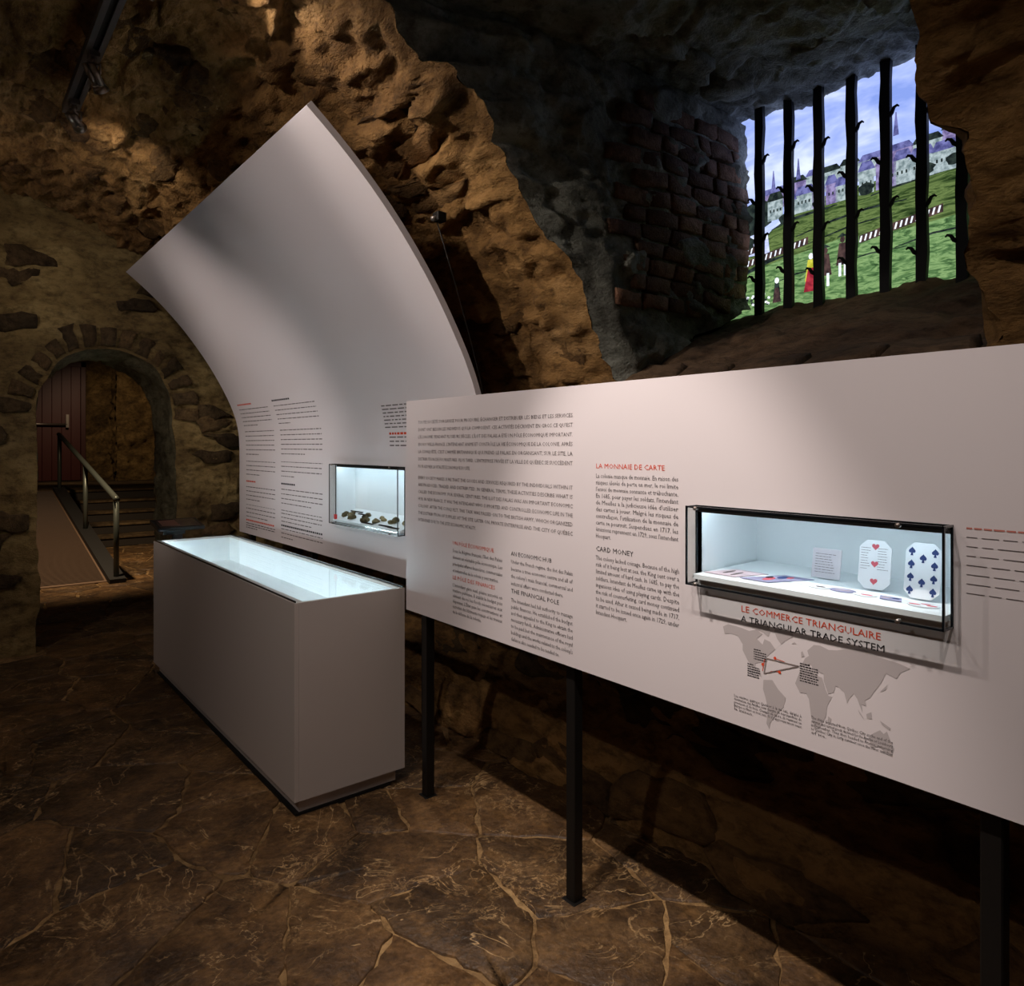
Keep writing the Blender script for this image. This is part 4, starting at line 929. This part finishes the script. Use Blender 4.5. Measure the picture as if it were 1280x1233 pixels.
def rock_mesh(name, s, sd):
    import bmesh
    bm = bmesh.new(); bmesh.ops.create_icosphere(bm, subdivisions=2, radius=1); r = random.Random(sd)
    P = np.array([v.co[:] for v in bm.verts]); k = 1 + .35*fbm(P*1.3+sd*7.1, 2, sd)
    for v, q, kk in zip(bm.verts, P, k): v.co = (q[0]*kk*s*.8, q[1]*kk*s*1.15, max(q[2]*kk, -.45)*s*.8)
    me = bpy.data.meshes.new(name); bm.to_mesh(me); bm.free(); me.materials.append(M_FRAG); return me
for i, (x, y, s) in enumerate(FR_POS):
    o = bpy.data.objects.new('stone_fragment', rock_mesh('stone_fragment', s*.72, i)); COL.objects.link(o); o.location = (x, y, bed2(x)+.45*.8*.72*s+.001); o.rotation_euler = (0, -.3, i*1.1)
    tag(o, FLAB[i] + ' small brown stone fragment counting from the left in the curved panel case', 'fragment', 'stone fragments in the curved panel case')
for i, (x, y, w) in enumerate(((2.02,4.04,.16),(2.0,3.93,.10),(1.915,3.70,.14),(1.92,3.50,.14),(1.915,3.40,.12))):
    o = MB().add([(x-.004,y-w/2,bed2(x-.004)+.0005),(x+.004,y-w/2,bed2(x+.004)+.0005),(x+.004,y+w/2,bed2(x+.004)+.0005),(x-.004,y+w/2,bed2(x-.004)+.0005),(x-.004,y-w/2,bed2(x-.004)+.004),(x+.004,y-w/2,bed2(x+.004)+.004),(x+.004,y+w/2,bed2(x+.004)+.004),(x-.004,y+w/2,bed2(x-.004)+.004)],
              [(0,3,2,1),(4,5,6,7),(0,1,5,4),(1,2,6,5),(2,3,7,6),(3,0,4,7)]).build('caption_strip', M_INKD)
    tag(o, ['first','second','third','fourth','fifth'][i] + ' thin dark caption strip from the left among the stone fragments', 'caption', 'caption strips in the curved panel case')
o = MB().box(1.903, 1.913, 4.09, 4.115, bed2(1.90)-.001, bed2(1.90)+.028).build('red_marker', plain('red_marker', srgb(214,40,30), .5)); tag(o, 'small red upright marker at the left of the stone fragments', 'marker')

# ------------------------------------------------------------------ free-standing table case
tc = empty('table_display_case', (1.36, 3.95, 0), 'long white floor case with a lit glass top', 'display case')
TX0, TX1, TY0, TY1, TZ0, TZ1 = 1.108, 1.612, 2.760, 5.150, .070, .868
WT = .018
b = MB()
b.box(TX0, TX0+WT, TY0+.0, TY1, TZ0, TZ1).build('front_panel', M_CASEBODY, tc); MB().box(TX1-WT, TX1, TY0, TY1, TZ0, TZ1).build('back_panel', M_CASEBODY, tc)
MB().box(TX0+WT+.0005, TX1-WT-.0005, TY0, TY0+WT, TZ0, TZ1).build('end_panel', M_CASEBODY, tc); MB().box(TX0+WT+.0005, TX1-WT-.0005, TY1-WT, TY1, TZ0, TZ1).build('end_panel', M_CASEBODY, tc)
MB().box(TX0+.03, TX1-.03, TY0+.03, TY1-.03, .014, .0695).build('plinth', M_CASEBODY, tc)
MB().box(TX0+.012, TX1-.06, TY0+.02, TY1-.05, .0, .0138).build('shadow_gap_base', M_BLACK, tc)  # black slab standing in for the shadow gap under the plinth
ZB = .700
MB().box(TX0+WT, TX1-WT, TY0+WT, TY1-WT, ZB-.012, ZB).build('display_bed', M_INNER, tc)
MB().box(TX0+WT, TX0+WT+.003, TY0+WT, TY1-WT, ZB, TZ1-.012).box(TX1-WT-.003, TX1-WT, TY0+WT, TY1-WT, ZB, TZ1-.012).box(TX0+WT, TX1-WT, TY0+WT, TY0+WT+.003, ZB, TZ1-.012).box(TX0+WT, TX1-WT, TY1-WT-.003, TY1-WT, ZB, TZ1-.012).build('lining', M_INNER, tc)
MB().box(TX0+WT, TX0+.042, TY0+WT, TY1-WT, TZ1-.007, TZ1-.0005).build('front_lip', M_CASEBODY, tc)
MB().box(TX0+WT+.004, TX0+WT+.016, TY0+.03, TY1-.03, TZ1-.017, TZ1-.0085).build('light_strip', M_LEDW, tc)
MB().box(TX0+.006, TX1-.006, TY0+.006, TY1-.006, TZ1+.0005, TZ1+.008).build('glass_top', M_TOPGLASS, tc)
e = MB(); e.box(TX0+.004, TX0+.008, TY0+.004, TY1-.004, TZ1+.0005, TZ1+.008).box(TX1-.008, TX1-.004, TY0+.004, TY1-.004, TZ1+.0005, TZ1+.008); e.build('glass_edge', M_EDGE, tc)
for i, (x, y, s, l) in enumerate(((1.25,3.34,.028,'grey stone fragment lying further along in the lit table case'), (1.245,3.20,.03,'grey stone fragment nearest the end of the lit table case'))):
    o = bpy.data.objects.new('stone_fragment', rock_mesh('table_fragment', s, 40+i)); COL.objects.link(o); o.location = (x, y, ZB+.45*.8*s); tag(o, l, 'fragment', 'fragments in the table case')
for x, y, w, l in ((1.19, 3.55, .5, 'pale caption strip along the front of the lit table case'), (1.20, 2.95, .2, 'short pale caption strip at the near end of the lit table case')):
    o = MB().bbox(x-.02, x+.02, y-w/2, y+w/2, ZB+.0005, ZB+.012, .003).build('caption_block', plain('caption_grey', srgb(196,206,210), .6)); tag(o, l, 'caption')

# ------------------------------------------------------------------ reading tablet on its stand
ts = empty('tablet_stand', (1.30, 5.36, 0), 'dark tilted information tablet on a slim grey stand behind the table case', 'tablet')
MB().bbox(1.18, 1.42, 5.27, 5.45, 0, .012, .004).build('base_plate', M_STEEL, ts); MB().bbox(1.265, 1.335, 5.335, 5.385, .012, .895, .004).build('post', plain('grey_stand', srgb(112,120,122), .4, .4), ts)
MB().add([(1.20,5.30,.885),(1.34,5.30,.885),(1.34,5.42,.885),(1.20,5.42,.885),(1.20,5.28,.915),(1.34,5.28,.915),(1.34,5.44,.93),(1.20,5.44,.93)],[(0,3,2,1),(4,5,6,7),(0,1,5,4),(1,2,6,5),(2,3,7,6),(3,0,4,7)]).build('bracket', bpy.data.materials['grey_stand'], ts)
tz = lambda y, d: .918 + (y-5.22)*.16 + d
def tabbox(x0, x1, y0, y1, d0, d1): return MB().add([(x0,y0,tz(y0,d0)),(x1,y0,tz(y0,d0)),(x1,y1,tz(y1,d0)),(x0,y1,tz(y1,d0)),(x0,y0,tz(y0,d1)),(x1,y0,tz(y0,d1)),(x1,y1,tz(y1,d1)),(x0,y1,tz(y1,d1))],[(0,3,2,1),(4,5,6,7),(0,1,5,4),(1,2,6,5),(2,3,7,6),(3,0,4,7)])
tb = tabbox(1.15, 1.45, 5.22, 5.46, .0, .022).build('tablet_body', M_STEEL, ts); tabbox(1.17, 1.43, 5.24, 5.44, .0225, .0235).build('screen', plain('dark_screen', srgb(44,34,34), .15), tb)
tabbox(1.19, 1.30, 5.27, 5.42, .0237, .0240).build('picture', plain('screen_print', srgb(84,58,50), .3), tb)

# ------------------------------------------------------------------ ceiling track, spot heads
def make_track(X, Zt, y0, y1, label):
    tr = empty('lighting_track', (X, 2.0, Zt), label, 'light track')
    MB().box(X-.034, X-.012, y0, y1, Zt, Zt+.036).box(X+.012, X+.034, y0, y1, Zt, Zt+.036).box(X-.034, X+.034, y0, y1, Zt+.030, Zt+.040).build('channel', M_TRACK, tr)
    MB().box(X-.011, X+.011, y0+.01, y1-.01, Zt+.012, Zt+.0295).build('conductor_slot', M_BLACK, tr)
    for y in np.linspace(y0+.2, y1-.12, 5): MB().tube([(X, y, Zt+.04), (X, y, Zt+.16)], .008, 8).build('hanger', M_STEEL, tr, True)
make_track(TRACK_X, TRACK_Z, -.6, 4.22, 'grey ceiling track running along the vault above the curved panel')
make_track(ADDED_TRACK_X, TRACK_Z-.12, -.6, 5.0, 'added unseen grey ceiling track on the other side of the vault')
ORD = ['at the far end', 'second from the far end', 'third from the far end', 'fourth from the far end', 'fifth from the far end', 'added sixth from the far end', 'seventh from the far end', 'eighth from the far end']
for TX_, i, (hy, aim, watts, deg, blend) in [(TRACK_X, i, h) for i, h in enumerate(HEADS)] + [(ADDED_TRACK_X, i, h) for i, h in enumerate(ADDED_HEADS)]:
    p0 = Vector((TX_, hy, TRACK_Z-.12*(TX_ < 0))); h = empty('track_spotlight', p0, 'aluminium spotlight ' + ORD[i] + (' of the ceiling track' if TX_ > 0 else ' of the added second ceiling track'), 'spotlight', 'spotlights on the ceiling track' if TX_ > 0 else 'added spotlights on the second track')
    d = (Vector(aim) - (p0 - Vector((0,0,.10)))).normalized(); c = p0 + Vector((0, 0, -.085))
    MB().box(TX_-.02, TX_+.02, hy-.035, hy+.035, p0.z-.018, p0.z+.008).build('adapter', M_TRACK, h)
    MB().tube([p0+Vector((0,0,-.015)), p0+Vector((0,0,-.05))], .012, 10).build('swivel', M_ALU, h, True)
    side = d.cross(Vector((0,0,1))).normalized()
    yk = MB(); yk.tube([c+side*.030, c+side*.030+Vector((0,0,.04)), c-side*.030+Vector((0,0,.04)), c-side*.030], .005, 6); yk.build('yoke', M_ALU, h, True)
    bk, fr_ = c - d*.045, c + d*.055
    for s in (-1, 1): MB().tube([bk+side*s*.0135, bk+side*s*.0135+d*.095], .0135, 12).build('barrel', M_ALU, h, True)
    lr = MB().tube([fr_-d*.008, fr_, fr_+d*.016, fr_+d*.018], [.026,.030,.033,.030], 18).build('lens_ring', M_ALU, h, True)
    MB().tube([fr_+d*.0175, fr_+d*.0195], .024, 16).build('lamp_face', M_LAMP, lr)
    ld = bpy.data.lights.new('track_light', 'SPOT'); ld.energy = watts; ld.color = WARM; ld.spot_size = math.radians(deg); ld.spot_blend = blend; ld.shadow_soft_size = .022
    l = bpy.data.objects.new('track_light', ld); COL.objects.link(l); l.location = fr_ + d*.03; l.rotation_euler = d.to_track_quat('-Z','Y').to_euler(); adopt(l, h)

# ------------------------------------------------------------------ anchor and stay cable behind the curved panel's end
an = empty('wall_anchor', (1.60, 2.47, 2.46), 'small metal wall anchor with a thin stay cable beside the curved panel', 'anchor')
MB().bbox(1.585, 1.63, 2.45, 2.49, 2.42, 2.46, .004).build('plate', M_STEEL, an); MB().tube([(1.60,2.47,2.44),(1.57,2.47,2.425)], .010, 10).build('eye_bolt', M_ALU, an, True)
MB().tube([(1.59,2.47,2.43),(1.70,2.50,2.20),(1.80,2.53,1.98),(1.88,2.56,1.80),(1.925,2.58,1.66),(1.945,2.60,1.55)], .0025, 6).build('cable', M_STEEL, an, True)
